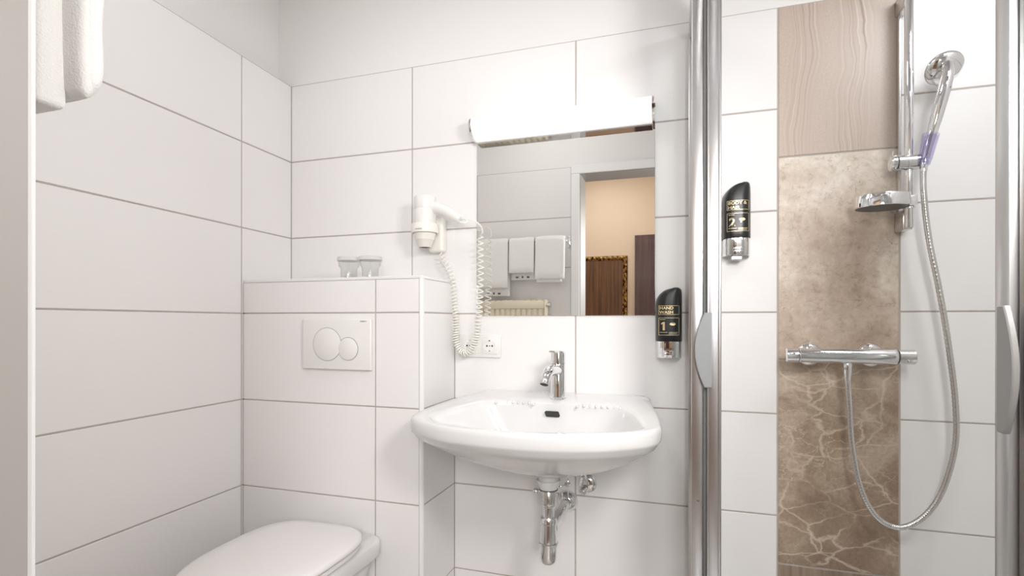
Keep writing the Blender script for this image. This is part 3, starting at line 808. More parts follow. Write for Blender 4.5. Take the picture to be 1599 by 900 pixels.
t = thing('pop_up_rod', 'thin chrome drain lever with ball end below the washbasin', 'rod', (0.56, -0.19, 0.56))
obj('lever', tube([(0.522, -0.196, 0.566), (0.5355, -0.203, 0.569)], 0.0030, 10), M['chrome'], t, True)
obj('ball', lathe((0.519, -0.195, 0.565), (1, 0.1, 0.05), [(0.0025, -0.0095), (0.0075, -0.007), (0.010, 0.0), (0.0075, 0.007), (0.0030, 0.0095)], 18), M['chrome'], t, True)
obj('pull_rod', tube([(0.612, -0.170, 0.545), (0.6115, -0.168, 0.6225)], 0.0020, 8), M['chrome'], t, True)
obj('clamp', lathe((0.6115, -0.168, 0.585), (1, -0.4, 0.1), [(0.005, -0.010), (0.0068, -0.008), (0.0068, 0.006), (0.0045, 0.009)], 14), M['chrome'], t, 40)
obj('cross_rod', tube([(0.588, -0.190, 0.583), (0.6115, -0.168, 0.585)], 0.0025, 8), M['chrome'], t, True)

t = thing('angle_valve', 'chrome angle valve on the wall right of the bottle trap', 'valve', (0.642, -0.001, 0.5425))
obj('rosette', lathe((0.642, -0.0008, 0.5430), (0, -1, 0), [(0.0300, 0), (0.0300, 0.002), (0.0265, 0.006), (0.016, 0.009), (0.010, 0.010)], 36), M['chrome'], t, 40)
obj('valve_body', tube([(0.642, -0.008, 0.543), (0.642, -0.045, 0.543)], 0.0085, 20), M['chrome'], t, 40)
obj('knob', lathe((0.640, -0.040, 0.537), (-0.25, -0.75, -0.45), [(0.008, 0), (0.012, 0.003), (0.0125, 0.014), (0.010, 0.018), (0.006, 0.0185)], 22), M['chrome'], t, 40)
obj('supply_pipe', tube(catmull([(0.642, -0.034, 0.550), (0.642, -0.034, 0.575), (0.636, -0.045, 0.61), (0.62, -0.07, 0.66)], 6), 0.0045, 12), M['chrome'], t, True)


# ------------------------------------------------------------------ soap dispensers
def dispenser(x0, z0, label, lines, num, nozzle):
    W, H, D, ch = 0.0790, 0.2150, 0.058, 0.0515
    xc = x0 + W / 2
    t = thing('soap_dispenser', label, 'dispenser', (xc, -0.0005, z0), 'black soap dispensers on the tiled wall')

    def ring(xl, xr, z, k=1.0, n=15):
        c_, hw = (xl + xr) / 2, (xr - xl) / 2
        f = [Vector((c_ + hw * u, -0.0006 - D * k * (1 - abs(u) ** 3.6) ** 0.42, z)) for u in [-math.cos(PI * i / (2 * n)) for i in range(2 * n + 1)]]
        return f + [Vector((xr, -0.0005, z)), Vector((xl, -0.0005, z))][0:0]

    zt = z0 + H; zc = z0 + ch; R_ = []
    cut = 0.054
    R_.append(ring(x0 + 0.0012, x0 + W - 0.0012, zc - 0.0005, 0.985)); R_.append(ring(x0, x0 + W, zc + 0.0015))
    for i in range(5): R_.append(ring(x0, x0 + W, zc + 0.0015 + (zt - cut - zc - 0.0015) * (i + 1) / 5))
    for i in range(1, 13):
        a = PI / 2 * i / 12
        R_.append(ring(x0 + 0.044 * (1 - math.cos(a)), x0 + W - 0.0045 * (1 - math.cos(a)) ** 2, zt - cut + (cut - 0.003) * math.sin(a), 1 - 0.10 * (1 - math.cos(a))))
    R_.append(ring(x0 + 0.050, x0 + W - 0.0085, zt, 0.82))
    cov = obj('cover', loft(R_), M['black'], t, 45)
    cb = [ring(x0 + 0.0030, x0 + W - 0.0015, z0 + 0.0005, 0.95), ring(x0 + 0.0018, x0 + W - 0.0005, z0 + 0.003, 0.985), ring(x0 + 0.0016, x0 + W - 0.0003, zc - 0.0007, 0.985)]
    base = obj('chrome_base', loft(cb), M['chrome'], t, 45, label='chrome pump base')
    for dz in (0.0105, 0.0185):
        bb = [ring(x0 + 0.0165, x0 + W - 0.015, z0 + dz, 1.0)[8:23], ring(x0 + 0.0165, x0 + W - 0.015, z0 + dz + 0.0045, 1.0)[8:23]]
        pad = 0.0022
        a_, b_ = bb
        V_ = [v + Vector((0, -pad, 0)) for v in a_] + [v + Vector((0, -pad, 0)) for v in b_] + [v + Vector((0, 0.004, 0)) for v in a_] + [v + Vector((0, 0.004, 0)) for v in b_]
        n = len(a_); F_ = []
        for i in range(n - 1):
            for q0, q1 in ((0, n), (n, 3 * n), (3 * n, 2 * n), (2 * n, 0)):
                F_.append((q0 + i, q0 + i + 1, q1 + i + 1, q1 + i))
        F_ += [(0, n, 3 * n, 2 * n), (n - 1, 2 * n - 1, 4 * n - 1, 3 * n - 1)]
        obj('grip_band', (V_, F_), M['chrome'], base, 45)
    if nozzle:
        obj('nozzle', box(xc - 0.017, xc + 0.014, -0.045, -0.015, z0 - 0.0125, z0 + 0.001, 0.003), M['satin'], t, label='small grey outlet under the base')
    sf = lambda x: -0.0006 - D * (1 - min(1, abs((x - xc) / (W / 2))) ** 3.6) ** 0.42 - 0.0005

    def on(px, pz): return lambda x, z: (px + x, sf(px + x), pz + z)

    def rect(xa, xb, za, zb, th=0.0011):
        G = []
        nseg = 10
        for (a0, a1, c0, c1) in ((xa, xb, za, za + th), (xa, xb, zb - th, zb), (xa, xa + th, za, zb), (xb - th, xb, za, zb)):
            k = nseg if a1 - a0 > 0.01 else 1
            for i in range(k):
                u0, u1 = a0 + (a1 - a0) * i / k, a0 + (a1 - a0) * (i + 1) / k
                G.append(([Vector((u0, sf(u0), c0)), Vector((u1, sf(u1), c0)), Vector((u1, sf(u1), c1)), Vector((u0, sf(u0), c1))], [(0, 1, 2, 3)]))
        return G

    L0, L1 = x0 + 0.0105, x0 + W - 0.0085
    G = rect(L0, L1, z0 + 0.1325, z0 + 0.1600)
    G.append(text_geo(lines[0], 0.0125, on(L0 + 0.0025, z0 + 0.1483), 0.0003, 1.12))
    G.append(text_geo(lines[1], 0.0125, on(L0 + 0.0025, z0 + 0.1355), 0.0003, 1.12))
    G += rect(L0, L1, z0 + 0.0700, z0 + 0.1230)
    if num == '1':
        one = [(0.0060, 0.0), (0.0125, 0.0), (0.0125, 0.0255), (0.0075, 0.0255), (0.0015, 0.0215), (0.0015, 0.0170), (0.0060, 0.0195)]
        G.append(([Vector((L0 + 0.006 + x, sf(L0 + 0.006 + x), z0 + 0.0850 + z)) for x, z in one], [(0, 1, 2, 6), (2, 3, 6), (3, 4, 5, 6)]))
    else:
        G.append(text_geo(num, 0.0340, on(L0 + 0.005, z0 + 0.0850), 0.0008, 1.05))
    # small pictogram: a hand/drop mark with a line of print under it
    ic = [(L0 + 0.041 + 0.0085 * math.cos(a), z0 + 0.1040 + 0.0045 * math.sin(a)) for a in [2 * PI * k / 20 for k in range(20)]]
    G.append(([Vector((x, sf(x), z)) for x, z in ic], [tuple(range(20))]))
    G.append(([Vector((x, sf(x), z)) for x, z in ((L0 + 0.036, z0 + 0.095), (L0 + 0.040, z0 + 0.095), (L0 + 0.040, z0 + 0.103), (L0 + 0.036, z0 + 0.103))], [(0, 1, 2, 3)]) if num == '2' else ([], []))
    for dz, xa, xb in ((0.1170, L0 + 0.004, L0 + 0.020), (0.0780, L0 + 0.004, L0 + 0.026), (0.0780, L0 + 0.030, L1 - 0.004), (0.0740, L0 + 0.030, L1 - 0.006)):
        for k in range(8):
            u0, u1 = xa + (xb - xa) * k / 8, xa + (xb - xa) * (k + 1) / 8
            G.append(([Vector((u0, sf(u0), z0 + dz)), Vector((u1, sf(u1), z0 + dz)), Vector((u1, sf(u1), z0 + dz + 0.0013)), Vector((u0, sf(u0), z0 + dz + 0.0013))], [(0, 1, 2, 3)]))
    obj('label_print', join(*G), M['gold'], cov, label='pale gold printed label')


dispenser(0.8570, 0.9610, 'black hand wash dispenser numbered 1 beside the mirror and basin', ('HAND', 'WASH'), '1', False)
dispenser(1.0500, 1.2660, 'black body and hair wash dispenser numbered 2 inside the shower', ('BODY &', 'HAIR'), '2', True)

# ------------------------------------------------------------------ shower enclosure
t = thing('shower_enclosure', 'square aluminium framed glass shower enclosure with open sliding corner doors', 'shower enclosure', (0.97, -0.80, 0.14))
B0, B1 = 0.142, 1.968


def vprofile(x0, x1, y0, y1, grooves=(), name='post', m='alu', label=None, z0=B0, z1=B1):
    return obj(name, join(box(x0, x1, y0, y1, z0, z1, 0.0022, 2)), M[m], t, 35, label=label)


vprofile(0.954, 0.990, -0.032, -0.0012, name='wall_profile', label='aluminium wall profile beside the basin')
vprofile(0.9545, 0.9805, -0.4025, -0.378, name='fixed_frame')
obj('screw', lathe((0.9695, -0.4025, 0.65), (0, -1, 0), [(0.003, 0), (0.002, 0.001)], 12), M['rubber'], t)
dA = vprofile(0.9880, 1.0200, -0.4120, -0.3800, name='sliding_door')
obj('door_seal', box(0.9815, 0.9875, -0.4075, -0.383, B0 + 0.04, B1 - 0.04), M['rubber'], t, label='dark rubber seal')
obj('edge_bead', box(1.0130, 1.0185, -0.4160, -0.4110, B0 + 0.04, B1 - 0.04, 0.0015), M['alu'], dA, 35)
obj('edge_bead', box(0.9885, 0.9925, -0.4160, -0.4110, B0 + 0.04, B1 - 0.04, 0.0015), M['alu'], dA, 35)
obj('door_glass', box(1.0020, 1.0070, -0.380, -0.045, B0 + 0.04, B1 - 0.05), M['glass'], dA, label='clear glass pane')
obj('glass_pane', box(0.9655, 0.9705, -0.378, -0.032, B0 + 0.03, B1 - 0.036), M['glass'], t, label='clear fixed glass pane')


def fin(p, zc, hh, depth, th, along):
    """D shaped grip: straight edge on the door, bowed outer edge; along = 'x' or 'y' is the way it sticks out (negative)."""
    n = 18; prof = []
    for i in range(n + 1):
        s = -1 + 2 * i / n
        prof.append((depth * (0.42 + 0.58 * math.cos(s * PI / 2) ** 0.9), zc + s * hh))
    prof = [(0, zc - hh)] + prof + [(0, zc + hh)]
    def P(dd, z, w_): return (p[0] - dd, p[1] + w_, z) if along == 'x' else (p[0] + w_, p[1] - dd, z)
    rings = []
    for w_, k in ((-th / 2, 0.0), (-th / 2 + 0.0015, 1.0), (th / 2 - 0.0015, 1.0), (th / 2, 0.0)):
        ins = 0.0 if k else 0.0015
        rings.append([P(max(0, dd - ins) if dd > 0 else 0, zc + (z - zc) * (1 - ins / hh), w_) for dd, z in prof])
    return loft(rings)


obj('handle', fin((0.9985, -0.4175), 1.0055, 0.0868, 0.0375, 0.010, 'x'), M['grey'], dA, 35, label='grey bow shaped door grip')
vprofile(1.3600, 1.4000, -0.8150, -0.7800, name='sliding_door')
dB = bpy.data.objects['sliding_door.001']
obj('handle', fin((1.3575, -0.8010), 1.0045, 0.0888, 0.0370, 0.009, 'y'), M['silver'], dB, 35, label='silver bow shaped door grip')
obj('door_glass', box(1.400, 1.720, -0.8000, -0.7950, B0 + 0.04, B1 - 0.05), M['glass'], dB, label='clear glass pane')
vprofile(1.3690, 1.4050, -0.8450, -0.8190, name='fixed_frame')
obj('glass_pane', box(1.405, 1.730, -0.8345, -0.8295, B0 + 0.03, B1 - 0.036), M['glass'], t, label='clear fixed glass pane')
vprofile(1.728, 1.7588, -0.845, -0.780, name='wall_profile', label='aluminium wall profile on the right wall')
obj('top_rail', join(box(0.9545, 1.0215, -0.846, -0.0015, 1.932, 1.968, 0.003)), M['alu'], t, 35)
obj('top_rail', join(box(1.0220, 1.7588, -0.846, -0.779, 1.932, 1.968, 0.003)), M['alu'], t, 35)
obj('bottom_rail', join(box(0.9545, 1.0215, -0.846, -0.0015, B0, 0.172, 0.003)), M['alu'], t, 35)
obj('bottom_rail', join(box(1.0220, 1.7588, -0.846, -0.779, B0, 0.172, 0.003)), M['alu'], t, 35)

# shower tray
g = loft([[(0.945, -0.86, 0.001), (1.757, -0.86, 0.001), (1.757, -0.002, 0.001), (0.945, -0.002, 0.001)], [(0.945, -0.86, 0.14), (1.757, -0.86, 0.14), (1.757, -0.002, 0.14), (0.945, -0.002, 0.14)],
          [(1.03, -0.77, 0.141), (1.69, -0.77, 0.141), (1.69, -0.06, 0.141), (1.03, -0.06, 0.141)], [(1.07, -0.73, 0.06), (1.65, -0.73, 0.06), (1.65, -0.10, 0.06), (1.07, -0.10, 0.06)]])
o = obj('shower_tray', g, M['ceramic'], None, 35, loc=(1.35, -0.43, 0), label='white square shower tray under the glass enclosure', cat='shower tray')

# ------------------------------------------------------------------ shower rail with slider and soap dish
RX, RY = 1.5095, -0.062
t = thing('shower_rail', 'vertical chrome shower rail with slider and soap dish beside the stone strip', 'shower rail', (RX, -0.001, 1.32))
obj('bar', lathe((RX, RY, 0), Z, [(0.0100, 1.322), (0.0108, 1.324), (0.0108, 1.965), (0.010, 1.967)], 28), M['chrome'], t, 40)
obj('back_strip', box(1.5005, 1.5085, -0.018, -0.0008, 1.345, 1.925, 0.002), M['satin'], t, label='slim wall strip behind the bar')
for z0, z1 in ((1.318, 1.372), (1.915, 1.960)):
    obj('wall_bracket', box(RX - 0.0135, RX + 0.0095, RY + 0.002, -0.0006, z0, z1, 0.003), M['satin'], t, 35)
obj('bar_sleeve', lathe((RX, RY, 0), Z, [(0.0112, 1.3725), (0.0140, 1.3735), (0.0140, 1.3775), (0.0125, 1.379), (0.0125, 1.393), (0.0112, 1.394)], 28), M['chrome'], t, 40)
# slider: barrel across the bar with a clamp knob
sl = obj('slider', lathe((1.478, -0.070, 1.4945), (1, 0, 0.0), [(0.0165, 0), (0.0195, 0.002), (0.0195, 0.022), (0.0190, 0.0225), (0.0195, 0.023), (0.0195, 0.051), (0.017, 0.053)], 36), M['satin'], t, 40)
obj('clamp_knob', lathe((1.4775, -0.070, 1.4945), (-1, 0, 0), [(0.0185, 0), (0.0205, 0.002), (0.0205, 0.010), (0.0175, 0.0135), (0.006, 0.0145)], 36), M['chrome'], sl, 40)
obj('clamp_pin', tube([(1.4700, -0.070, 1.512), (1.4700, -0.070, 1.5255)], 0.0025, 10), M['satin'], sl, 40)
# cone that holds the handset
ax0, ax1 = Vector((1.5330, -0.088, 1.4800)), Vector((1.5480, -0.088, 1.5580))
dv = (ax1 - ax0); L_ = dv.length
cone = lathe(ax0, dv, [(0.0115, 0), (0.0128, 0.0), (0.0155, 0.02), (0.0190, L_), (0.0172, L_), (0.014, 0.02), (0.0115, 0.001)], 32, False, False)
obj('holder_cone', cone, M['violet'], t, 50, label='translucent violet plastic handset holder')
obj('holder_socket', lathe((1.5290, -0.074, 1.4945), (0.55, -0.55, 0.05), [(0.0185, -0.003), (0.0185, 0.004), (0.012, 0.010)], 28), M['violet'], t, 40, label='translucent violet plastic joint')
# soap dish: oval chrome band with a dark ribbed floor
dc = Vector((1.4400, -0.088, 0)); n = 56
def el(rx, ry, z): return [Vector((dc.x + rx * math.cos(2 * PI * k / n), dc.y + ry * math.sin(2 * PI * k / n), z)) for k in range(n)]
di = obj('soap_dish', loft([el(0.061, 0.050, 1.3740), el(0.063, 0.052, 1.376), el(0.063, 0.052, 1.4045), el(0.062, 0.051, 1.406), el(0.058, 0.047, 1.4055), el(0.057, 0.046, 1.386)], False, False), M['chrome'], t, 40)
obj('dish_floor', loft([el(0.0605, 0.0495, 1.3738), el(0.0595, 0.0485, 1.3860)]), M['dishgrey'], di, label='grey dish floor')
obj('dish_arm', box(1.488, 1.5205, -0.090, -0.048, 1.378, 1.404, 0.004), M['chrome'], di, 35)

# ------------------------------------------------------------------ handset
t = thing('shower_handset', 'chrome hand shower resting in the violet holder on the rail', 'hand shower', (1.548, -0.088, 1.558))
hd = catmull([(1.5860, -0.082, 1.735), (1.5795, -0.098, 1.7050), (1.5725, -0.100, 1.668), (1.5650, -0.096, 1.632), (1.5585, -0.091, 1.598), (1.5520, -0.088, 1.566), (1.5425, -0.088, 1.528), (1.5360, -0.088, 1.4955)], 8)
obj('handle', tube(hd, lambda s: 0.0132 + 0.0015 * math.sin(min(1, s / 0.7) * PI) - 0.0035 * max(0, s - 0.55) / 0.45, 26), M['chrome'], t, 60)
hn = Vector((0.08, -0.72, -0.66)).normalized(); hc = Vector((1.5880, -0.060, 1.7360))
obj('spray_head', lathe(hc, hn, [(0.027, -0.015), (0.0375, -0.013), (0.0415, -0.007), (0.0428, 0.0), (0.0405, 0.006), (0.033, 0.011), (0.020, 0.0165), (0.006, 0.0185)], 48), M['chrome'], t, 40)
obj('spray_face', lathe(hc, hn, [(0.0355, -0.0138), (0.032, -0.0158), (0.010, -0.0162)], 40), M['grey'], t, 40, label='grey spray face')
obj('head_ring', lathe(hc, hn, [(0.0430, -0.0020), (0.0437, -0.0005), (0.0430, 0.0012), (0.0415, 0.001)], 48, False, False), M['satin'], t, 40)

# ------------------------------------------------------------------ shower hose
hp = [(1.3640, -0.075, 0.9290), (1.3650, -0.075, 0.905), (1.3693, -0.075, 0.8332), (1.374, -0.075, 0.7466), (1.3891, -0.075, 0.6471), (1.4117, -0.075, 0.5801), (1.4413, -0.075, 0.5404), (1.4778, -0.075, 0.5259), (1.5137, -0.075, 0.5386),
      (1.549, -0.075, 0.5746), (1.5769, -0.075, 0.6275), (1.5975, -0.075, 0.7008), (1.6084, -0.075, 0.7794), (1.6056, -0.075, 0.8784), (1.5959, -0.075, 0.9774), (1.5834, -0.075, 1.0768), (1.5681, -0.075, 1.1768), (1.5512, -0.077, 1.2692),
      (1.5399, -0.082, 1.3452), (1.5325, -0.088, 1.4128), (1.5315, -0.088, 1.455), (1.5345, -0.088, 1.4900)]
t = thing('shower_hose', 'looping ribbed chrome shower hose from mixer to hand shower', 'hose', (1.364, -0.075, 0.93))
hs = catmull(hp, 26)
N_ = len(hs)
obj('hose', tube(hs, lambda s: 0.0072 + 0.0006 * math.sin(s * (N_ - 1) * 2.2), 14), M['satin'], t, True)
obj('lower_nut', lathe((1.3640, -0.075, 0.9590), (0, 0, -1), [(0.0095, 0), (0.0105, 0.002), (0.0105, 0.012), (0.0100, 0.014), (0.0100, 0.022), (0.0080, 0.040), (0.0078, 0.046)], 26), M['chrome'], t, 40)
obj('upper_nut', lathe((1.5318, -0.088, 1.462), (0.09, 0, 1), [(0.0080, 0), (0.0086, 0.004), (0.0094, 0.028), (0.0085, 0.030)], 24), M['chrome'], t, 40)

# ------------------------------------------------------------------ thermostatic mixer
MY, MZ = -0.075, 0.9790
t = thing('shower_mixer', 'horizontal chrome thermostatic shower mixer on the stone strip', 'mixer', (1.365, -0.001, 0.979))
X1 = (1, 0, 0)
obj('body', lathe((0, MY, MZ), X1, [(0.0185, 1.2455), (0.0200, 1.2470), (0.0205, 1.30), (0.0208, 1.36), (0.0208, 1.47), (0.0204, 1.4755), (0.019, 1.477)], 44), M['chrome'], t, 40)
for x0, x1, g_ in ((1.2130, 1.2438, 'flow_knob'), (1.4790, 1.5180, 'temperature_knob')):
    kb = obj(g_, lathe((0, MY, MZ), X1, [(0.0165, x0), (0.0192, x0 + 0.002), (0.0196, x1 - 0.001), (0.0185, x1)], 40), M['chrome'] if g_[0] == 'f' else M['satin'], t, 40)
    s_ = 1 if g_[0] == 't' else -1
    xm = x0 + 0.012 if s_ < 0 else x1 - 0.012
    obj('grip_tab', box(xm - 0.010, xm + 0.010, MY - 0.0225, MY - 0.012, MZ - 0.0135, MZ - 0.0065, 0.002) if s_ > 0 else box(xm - 0.007, xm + 0.009, MY - 0.0212, MY - 0.012, MZ + 0.003, MZ + 0.007, 0.001), M['chrome'], kb, 35)
for x in (1.2447, 1.4780):
    obj('joint_ring', lathe((0, MY, MZ), X1, [(0.0182, x - 0.0012), (0.0186, x), (0.0182, x + 0.0012)], 36), M['rubber'], t)
for x in (1.2835, 1.4375):
    ro = obj('rosette', lathe((x, -0.0007, MZ), (0, -1, 0), [(0.0345, 0), (0.0345, 0.004), (0.0325, 0.010), (0.026, 0.016), (0.015, 0.019)], 40), M['chrome'], t, 40)
    obj('inlet', lathe((x, -0.015, MZ), (0, -1, 0), [(0.0150, 0), (0.0150, 0.045)], 24), M['chrome'], ro, 40)
obj('outlet', lathe((1.3640, MY, 0.9625), (0, 0, -1), [(0.0110, 0), (0.0095, 0.0035)], 24), M['chrome'], t, 40)

# ------------------------------------------------------------------ towels, rail, radiator on the rear wall
TYc = -1.318
t = thing('towel_rail', 'chrome towel rail on the rear wall holding three towels', 'towel rail', (0.0, YR, 1.555))
obj('bar', tube([(-0.35, TYc, 1.550), (0.302, TYc, 1.550)], 0.0065, 16), M['chrome'], t, 40)
for x in (-0.345, 0.300):
    obj('bracket', join(box(x - 0.005, x + 0.005, YR + 0.0008, TYc + 0.009, 1.542, 1.558, 0.002), box(x - 0.011, x + 0.011, YR + 0.0006, YR + 0.008, 1.520, 1.585, 0.003)), M['chrome'], t, 35)


def towel(x0, x1, zf, zb, label, th=0.022, print_=False, fold=False):
    zt = 1.5565; r = 0.0072
    path = [(TYc + r + th / 2 + 0.003, zf)]
    for k in range(1, 6): path.append((TYc + r + th / 2 + 0.003 * (1 - k / 5), zf + (zt - 0.004 - zf) * k / 6))
    for k in range(9):
        a = PI * k / 8
        path.append((TYc + (r + th / 2) * math.cos(a), zt - 0.006 + (r + th / 2) * math.sin(a)))
    for k in range(1, 7): path.append((TYc - r - th / 2 - 0.002, zt - 0.006 - (zt - 0.006 - zb) * k / 6))
    P_ = [Vector((0, y, z)) for y, z in path]; n = len(P_)
    sec = [(math.copysign(abs(math.cos(a)) ** 0.5, math.cos(a)), math.copysign(abs(math.sin(a)) ** 0.7, math.sin(a))) for a in [2 * PI * k / 28 for k in range(28)]]
    Rr = []
    for i, p in enumerate(P_):
        d_ = (P_[min(i + 1, n - 1)] - P_[max(i - 1, 0)]).normalized()
        nn = Vector((0, -d_.z, d_.y))
        for rep in ((0.35, 0.75, 1.0) if i == 0 else (1.0, 0.75, 0.35) if i == n - 1 else (1.0,)):
            off = (1 - rep) * th * 0.45 * (-1 if i == 0 else 1)
            q_ = p + d_ * off
            ring_ = []
            xr_ = x1 - (0.028 if fold and i > 12 else 0.0)
            for cx_, cn in sec:
                x = (x0 + xr_) / 2 + cx_ * (xr_ - x0) / 2 * (1 if rep == 1 else 0.985 if rep > 0.5 else 0.965)
                wv = 0.0035 * noise.noise(Vector((x * 14, i * 0.35, x0 * 9))) + 0.0015 * noise.noise(Vector((x * 60, i * 1.3, 2)))
                ring_.append(q_ + Vector((x, 0, 0)) + nn * (cn * th / 2 * rep + wv))
            Rr.append(ring_)
    o = obj('towel', loft(Rr), M['towel'], None, True, loc=((x0 + x1) / 2, TYc, zt), label=label, cat='towel', group='white towels on the towel rail')
    if fold:
        obj('inner_layer', box(x0 + 0.004, x1 - 0.022, TYc - 0.016, TYc + 0.016, zb - 0.012, 1.535, 0.007, 3), M['towel'], o, 50)
        yf_ = TYc + r + th + 0.003
        obj('fold', tube(catmull([(x1 - 0.006, yf_ - 0.008, 1.55), (x1 - 0.006, yf_ - 0.004, 1.47), (x1 - 0.007, yf_ - 0.006, 1.41), (x1 - 0.009, yf_ - 0.004, zf + 0.022), (x1 - 0.022, yf_ - 0.007, zf + 0.004)], 8), 0.010, 14), M['towel'], o, True, label='rolled folded edge')
    if print_:
        yb_ = TYc - r - 0.0005
        G = []
        xm = (x0 + x1) / 2
        for dx, w_, h_ in ((-0.034, 0.016, 0.010), (0.0, 0.010, 0.013), (0.034, 0.016, 0.010)):
            obj('woven_emblem', box(xm + dx - w_ / 2, xm + dx + w_ / 2, yb_ - 0.004, yb_ + 0.0045, zb + 0.004, zb + 0.004 + h_, 0.002, 1), M['ink'], o, label='dark woven mark on the hem')
    return o


towel(-0.250, -0.052, 1.283, 1.236, 'long white towel above the radiator, farthest from the doorway', print_=True)
towel(-0.046, 0.110, 1.370, 1.332, 'short white towel hanging between the two longer towels', print_=True)
towel(0.117, 0.295, 1.330, 1.318, 'white folded towel on the rail beside the door frame', th=0.026, fold=True)

t = thing('radiator', 'cream panel radiator on the rear wall below the towels', 'radiator', (-0.12, YR, 0.62))
RXa, RXb, Rz0, Rz1 = -0.44, 0.172, 0.62, 1.205
obj('back_panel', box(RXa, RXb, YR + 0.028, YR + 0.050, Rz0, Rz1 - 0.01, 0.003), M['radiator'], t, 35)
n = 18; pl = [(RXa, YR + 0.080)]
wdt = (RXb - 0.006 - RXa) / n
for i in range(n):
    a = RXa + 0.003 + wdt * i
    pl += [(a + wdt * 0.10, YR + 0.098), (a + wdt * 0.72, YR + 0.098), (a + wdt * 0.80, YR + 0.091), (a + wdt * 0.97, YR + 0.091)]
pl += [(RXb, YR + 0.080)]
g = loft([[(x, y, Rz0 + 0.03) for x, y in pl], [(x, y, Rz1 - 0.055) for x, y in pl]])
obj('front_panel', join(g, box(RXa, RXb, YR + 0.078, YR + 0.100, Rz1 - 0.055, Rz1 - 0.006, 0.006), box(RXa, RXb, YR + 0.078, YR + 0.100, Rz0, Rz0 + 0.03, 0.006)), M['radiator'], t, 30)
for i in range(16):
    x = RXa + 0.03 + (RXb - RXa - 0.06) * i / 15
    obj('top_fin', box(x - 0.012, x + 0.012, YR + 0.03, YR + 0.090, Rz1 - 0.006, Rz1 - 0.001), M['radiator'], t)
obj('side_cover', box(RXb, RXb + 0.004, YR + 0.026, YR + 0.099, Rz0 + 0.01, Rz1, 0.001, 1), M['radiator'], t)
for x in (-0.32, 0.06): obj('wall_bracket', box(x - 0.015, x + 0.015, YR + 0.0006, YR + 0.03, 0.75, 1.1), M['radiator'], t)
va = obj('valve', lathe((RXb + 0.004, YR + 0.064, 1.178), (1, 0, 0), [(0.008, 0), (0.008, 0.012), (0.012, 0.0125), (0.012, 0.026), (0.007, 0.030)], 20), M['chrome'], t, 40, label='brass and chrome valve')
obj('valve_pipe', tube([(RXb + 0.016, YR + 0.064, 1.175), (RXb + 0.016, YR + 0.03, 1.175), (RXb + 0.016, YR + 0.001, 1.175)], 0.007, 14), M['chrome'], va, True)

# ------------------------------------------------------------------ bedroom furniture reflected in the mirror
FXa, FXb, FZa, FZb = -0.14, 0.498, 0.70, 1.658
t = thing('framed_panel', 'dark striped wood panel in a carved gilt frame on the peach wall', 'picture frame', (0.18, HY, FZa))
obj('panel', box(FXa + 0.03, FXb - 0.03, HY + 0.001, HY + 0.014, FZa + 0.03, FZb - 0.03), M['wood'], t)
fw = 0.040


def gilt_bar(p0, p1, inn):
    """moulded frame side with carved leaf relief; inn = direction towards the picture."""
    p0, p1, inn = Vector(p0), Vector(p1), Vector(inn)
    Lg = (p1 - p0).length; k = max(8, int(Lg / 0.008)); dr_ = (p1 - p0).normalized()
    sec = [(0, 0.001), (0, 0.018), (0.006, 0.026), (0.012, 0.030), (0.020, 0.028), (0.028, 0.024), (0.034, 0.018), (0.040, 0.016), (0.040, 0.001)]
    rings = []
    for i in range(k + 1):
        ring_ = []
        s = Lg * i / k
        for j, (a, hgt) in enumerate(sec):
            miter = a
            ss = miter + s * (Lg - 2 * miter) / Lg
            hh = hgt + (0.006 * math.sin(s * 190 + a * 150) * math.sin(s * 70) if 1 < j < 7 else 0)
            ring_.append(p0 + dr_ * ss + inn * a + Vector((0, hh, 0)))
        rings.append(ring_)
    return loft(rings)


o0 = HY + 0.0
cs = [(FXa, o0, FZa), (FXb, o0, FZa), (FXb, o0, FZb), (FXa, o0, FZb)]
inn = [(0, 0, 1), (-1, 0, 0), (0, 0, -1), (1, 0, 0)]
for i in range(4): obj('frame_side', gilt_bar(cs[i], cs[(i + 1) % 4], inn[i]), M['gilt'], t, 50)

t = thing('wardrobe', 'tall dark mahogany wardrobe panel right of the gilt frame', 'wardrobe', (0.78, HY, 0.0))
obj('carcass', box(0.562, 0.868, HY + 0.002, HY + 0.026, 0.05, 1.83, 0.002), M['mahogany'], t)
obj('plinth', box(0.575, 0.855, HY + 0.002, HY + 0.022, 0.0, 0.05), M['mahogany'], t)
dd = obj('door', box(0.567, 0.863, HY + 0.027, HY + 0.045, 0.055, 1.825, 0.002), M['mahogany'], t)
obj('knob', lathe((0.840, HY + 0.045, 1.0), (0, 1, 0), [(0.006, 0), (0.006, 0.012), (0.013, 0.02), (0.008, 0.03)], 18), M['satin'], dd, 40)

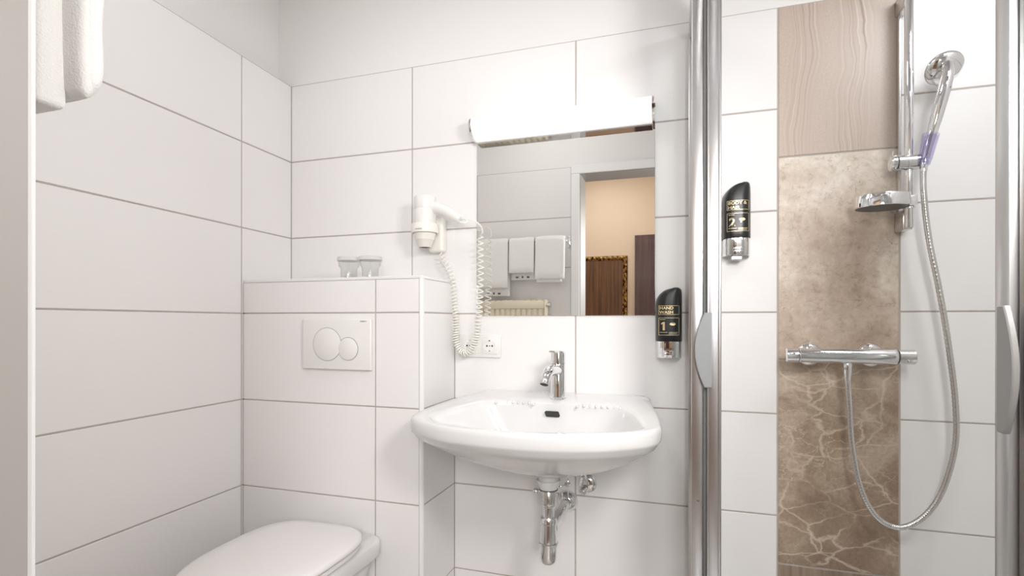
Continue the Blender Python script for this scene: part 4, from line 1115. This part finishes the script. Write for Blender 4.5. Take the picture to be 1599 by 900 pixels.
# ceiling fittings that carry the lamps (above the frame)
for nm, lb, x, y, r in (('ceiling_lamp', 'round white ceiling lamp in the bathroom', 0.22, -0.84, 0.19),  ('ceiling_lamp', 'round white ceiling lamp in the bedroom', 0.3, -2.3, 0.26)):
    t = thing(nm, lb, 'ceiling lamp', (x, y, CEIL))
    obj('base', lathe((x, y, CEIL - 0.001), (0, 0, -1), [(r, 0), (r, 0.05), (r - 0.012, 0.052)], 40), M['plastic'], t, 40)
    obj('shade', lathe((x, y, CEIL - 0.053), (0, 0, -1), [(r - 0.012, 0), (r - 0.02, 0.02), (r - 0.06, 0.032), (0.01, 0.035)], 40), M['paper'], t, 40)

# housings and bedroom window added around the fill lights (all outside the frame)
def fill_lamp(label, p, target, back, size):
    """added square fill lamp: base on the wall at back, diffuser just behind the light at p."""
    p, back = Vector(p), Vector(back)
    n = (Vector(target) - p).normalized(); x, y, z = frame(n); h = size / 2 + 0.012
    t = thing('added_fill_lamp', label, 'wall lamp', back)
    sq = lambda c, k: [c + x * (a * h * k) + y * (b_ * h * k) for a, b_ in ((-1, -1), (1, -1), (1, 1), (-1, 1))]
    obj('shade', loft([sq(p - n * 0.045, 0.86), sq(p - n * 0.040, 0.97), sq(p - n * 0.008, 1.0), sq(p - n * 0.006, 0.98)]), M['plastic'], t)
    obj('arm', tube([back, back.lerp(p - n * 0.043, 0.5), p - n * 0.043], 0.018, 16), M['satin'], t, 40)
    nb = Vector((0, 1, 0)) if abs(back.y - YR) < 0.01 else Vector((-1, 0, 0))
    obj('wall_plate', lathe(back, nb, [(0.045, 0.0005), (0.045, 0.010), (0.040, 0.013)], 32), M['plastic'], t, 40)


fill_lamp('added square white fill lamp on the rear wall right of the doorway', (1.35, -1.285, 1.55), (-0.05, 0.0, 0.50), (1.41, YR, 1.60), 0.24)  # housing added around the side softbox
fill_lamp('added square white fill lamp high in the shower on the right wall', (1.675, -0.55, 2.10), (1.58, 0.0, 0.55), (XR, -0.58, 2.15), 0.20)  # housing added around the shower fill
wn = structure('added_window_1', join(box(0.91, 0.96, HY + 0.001, HY + 0.05, 0.83, 2.07, 0.004), box(1.66, 1.71, HY + 0.001, HY + 0.05, 0.83, 2.07, 0.004), box(0.96, 1.66, HY + 0.001, HY + 0.05, 2.02, 2.07, 0.004),
                               box(0.96, 1.66, HY + 0.001, HY + 0.05, 0.83, 0.88, 0.004)), M['doorpaint'], 'added white framed window around the fill light opposite the bathroom door')
obj('pane', box(0.96, 1.66, HY + 0.006, HY + 0.012, 0.88, 2.02), M['paper'], wn, label='white pane behind the added fill light')  # frame and pane added to give the doorway fill a source
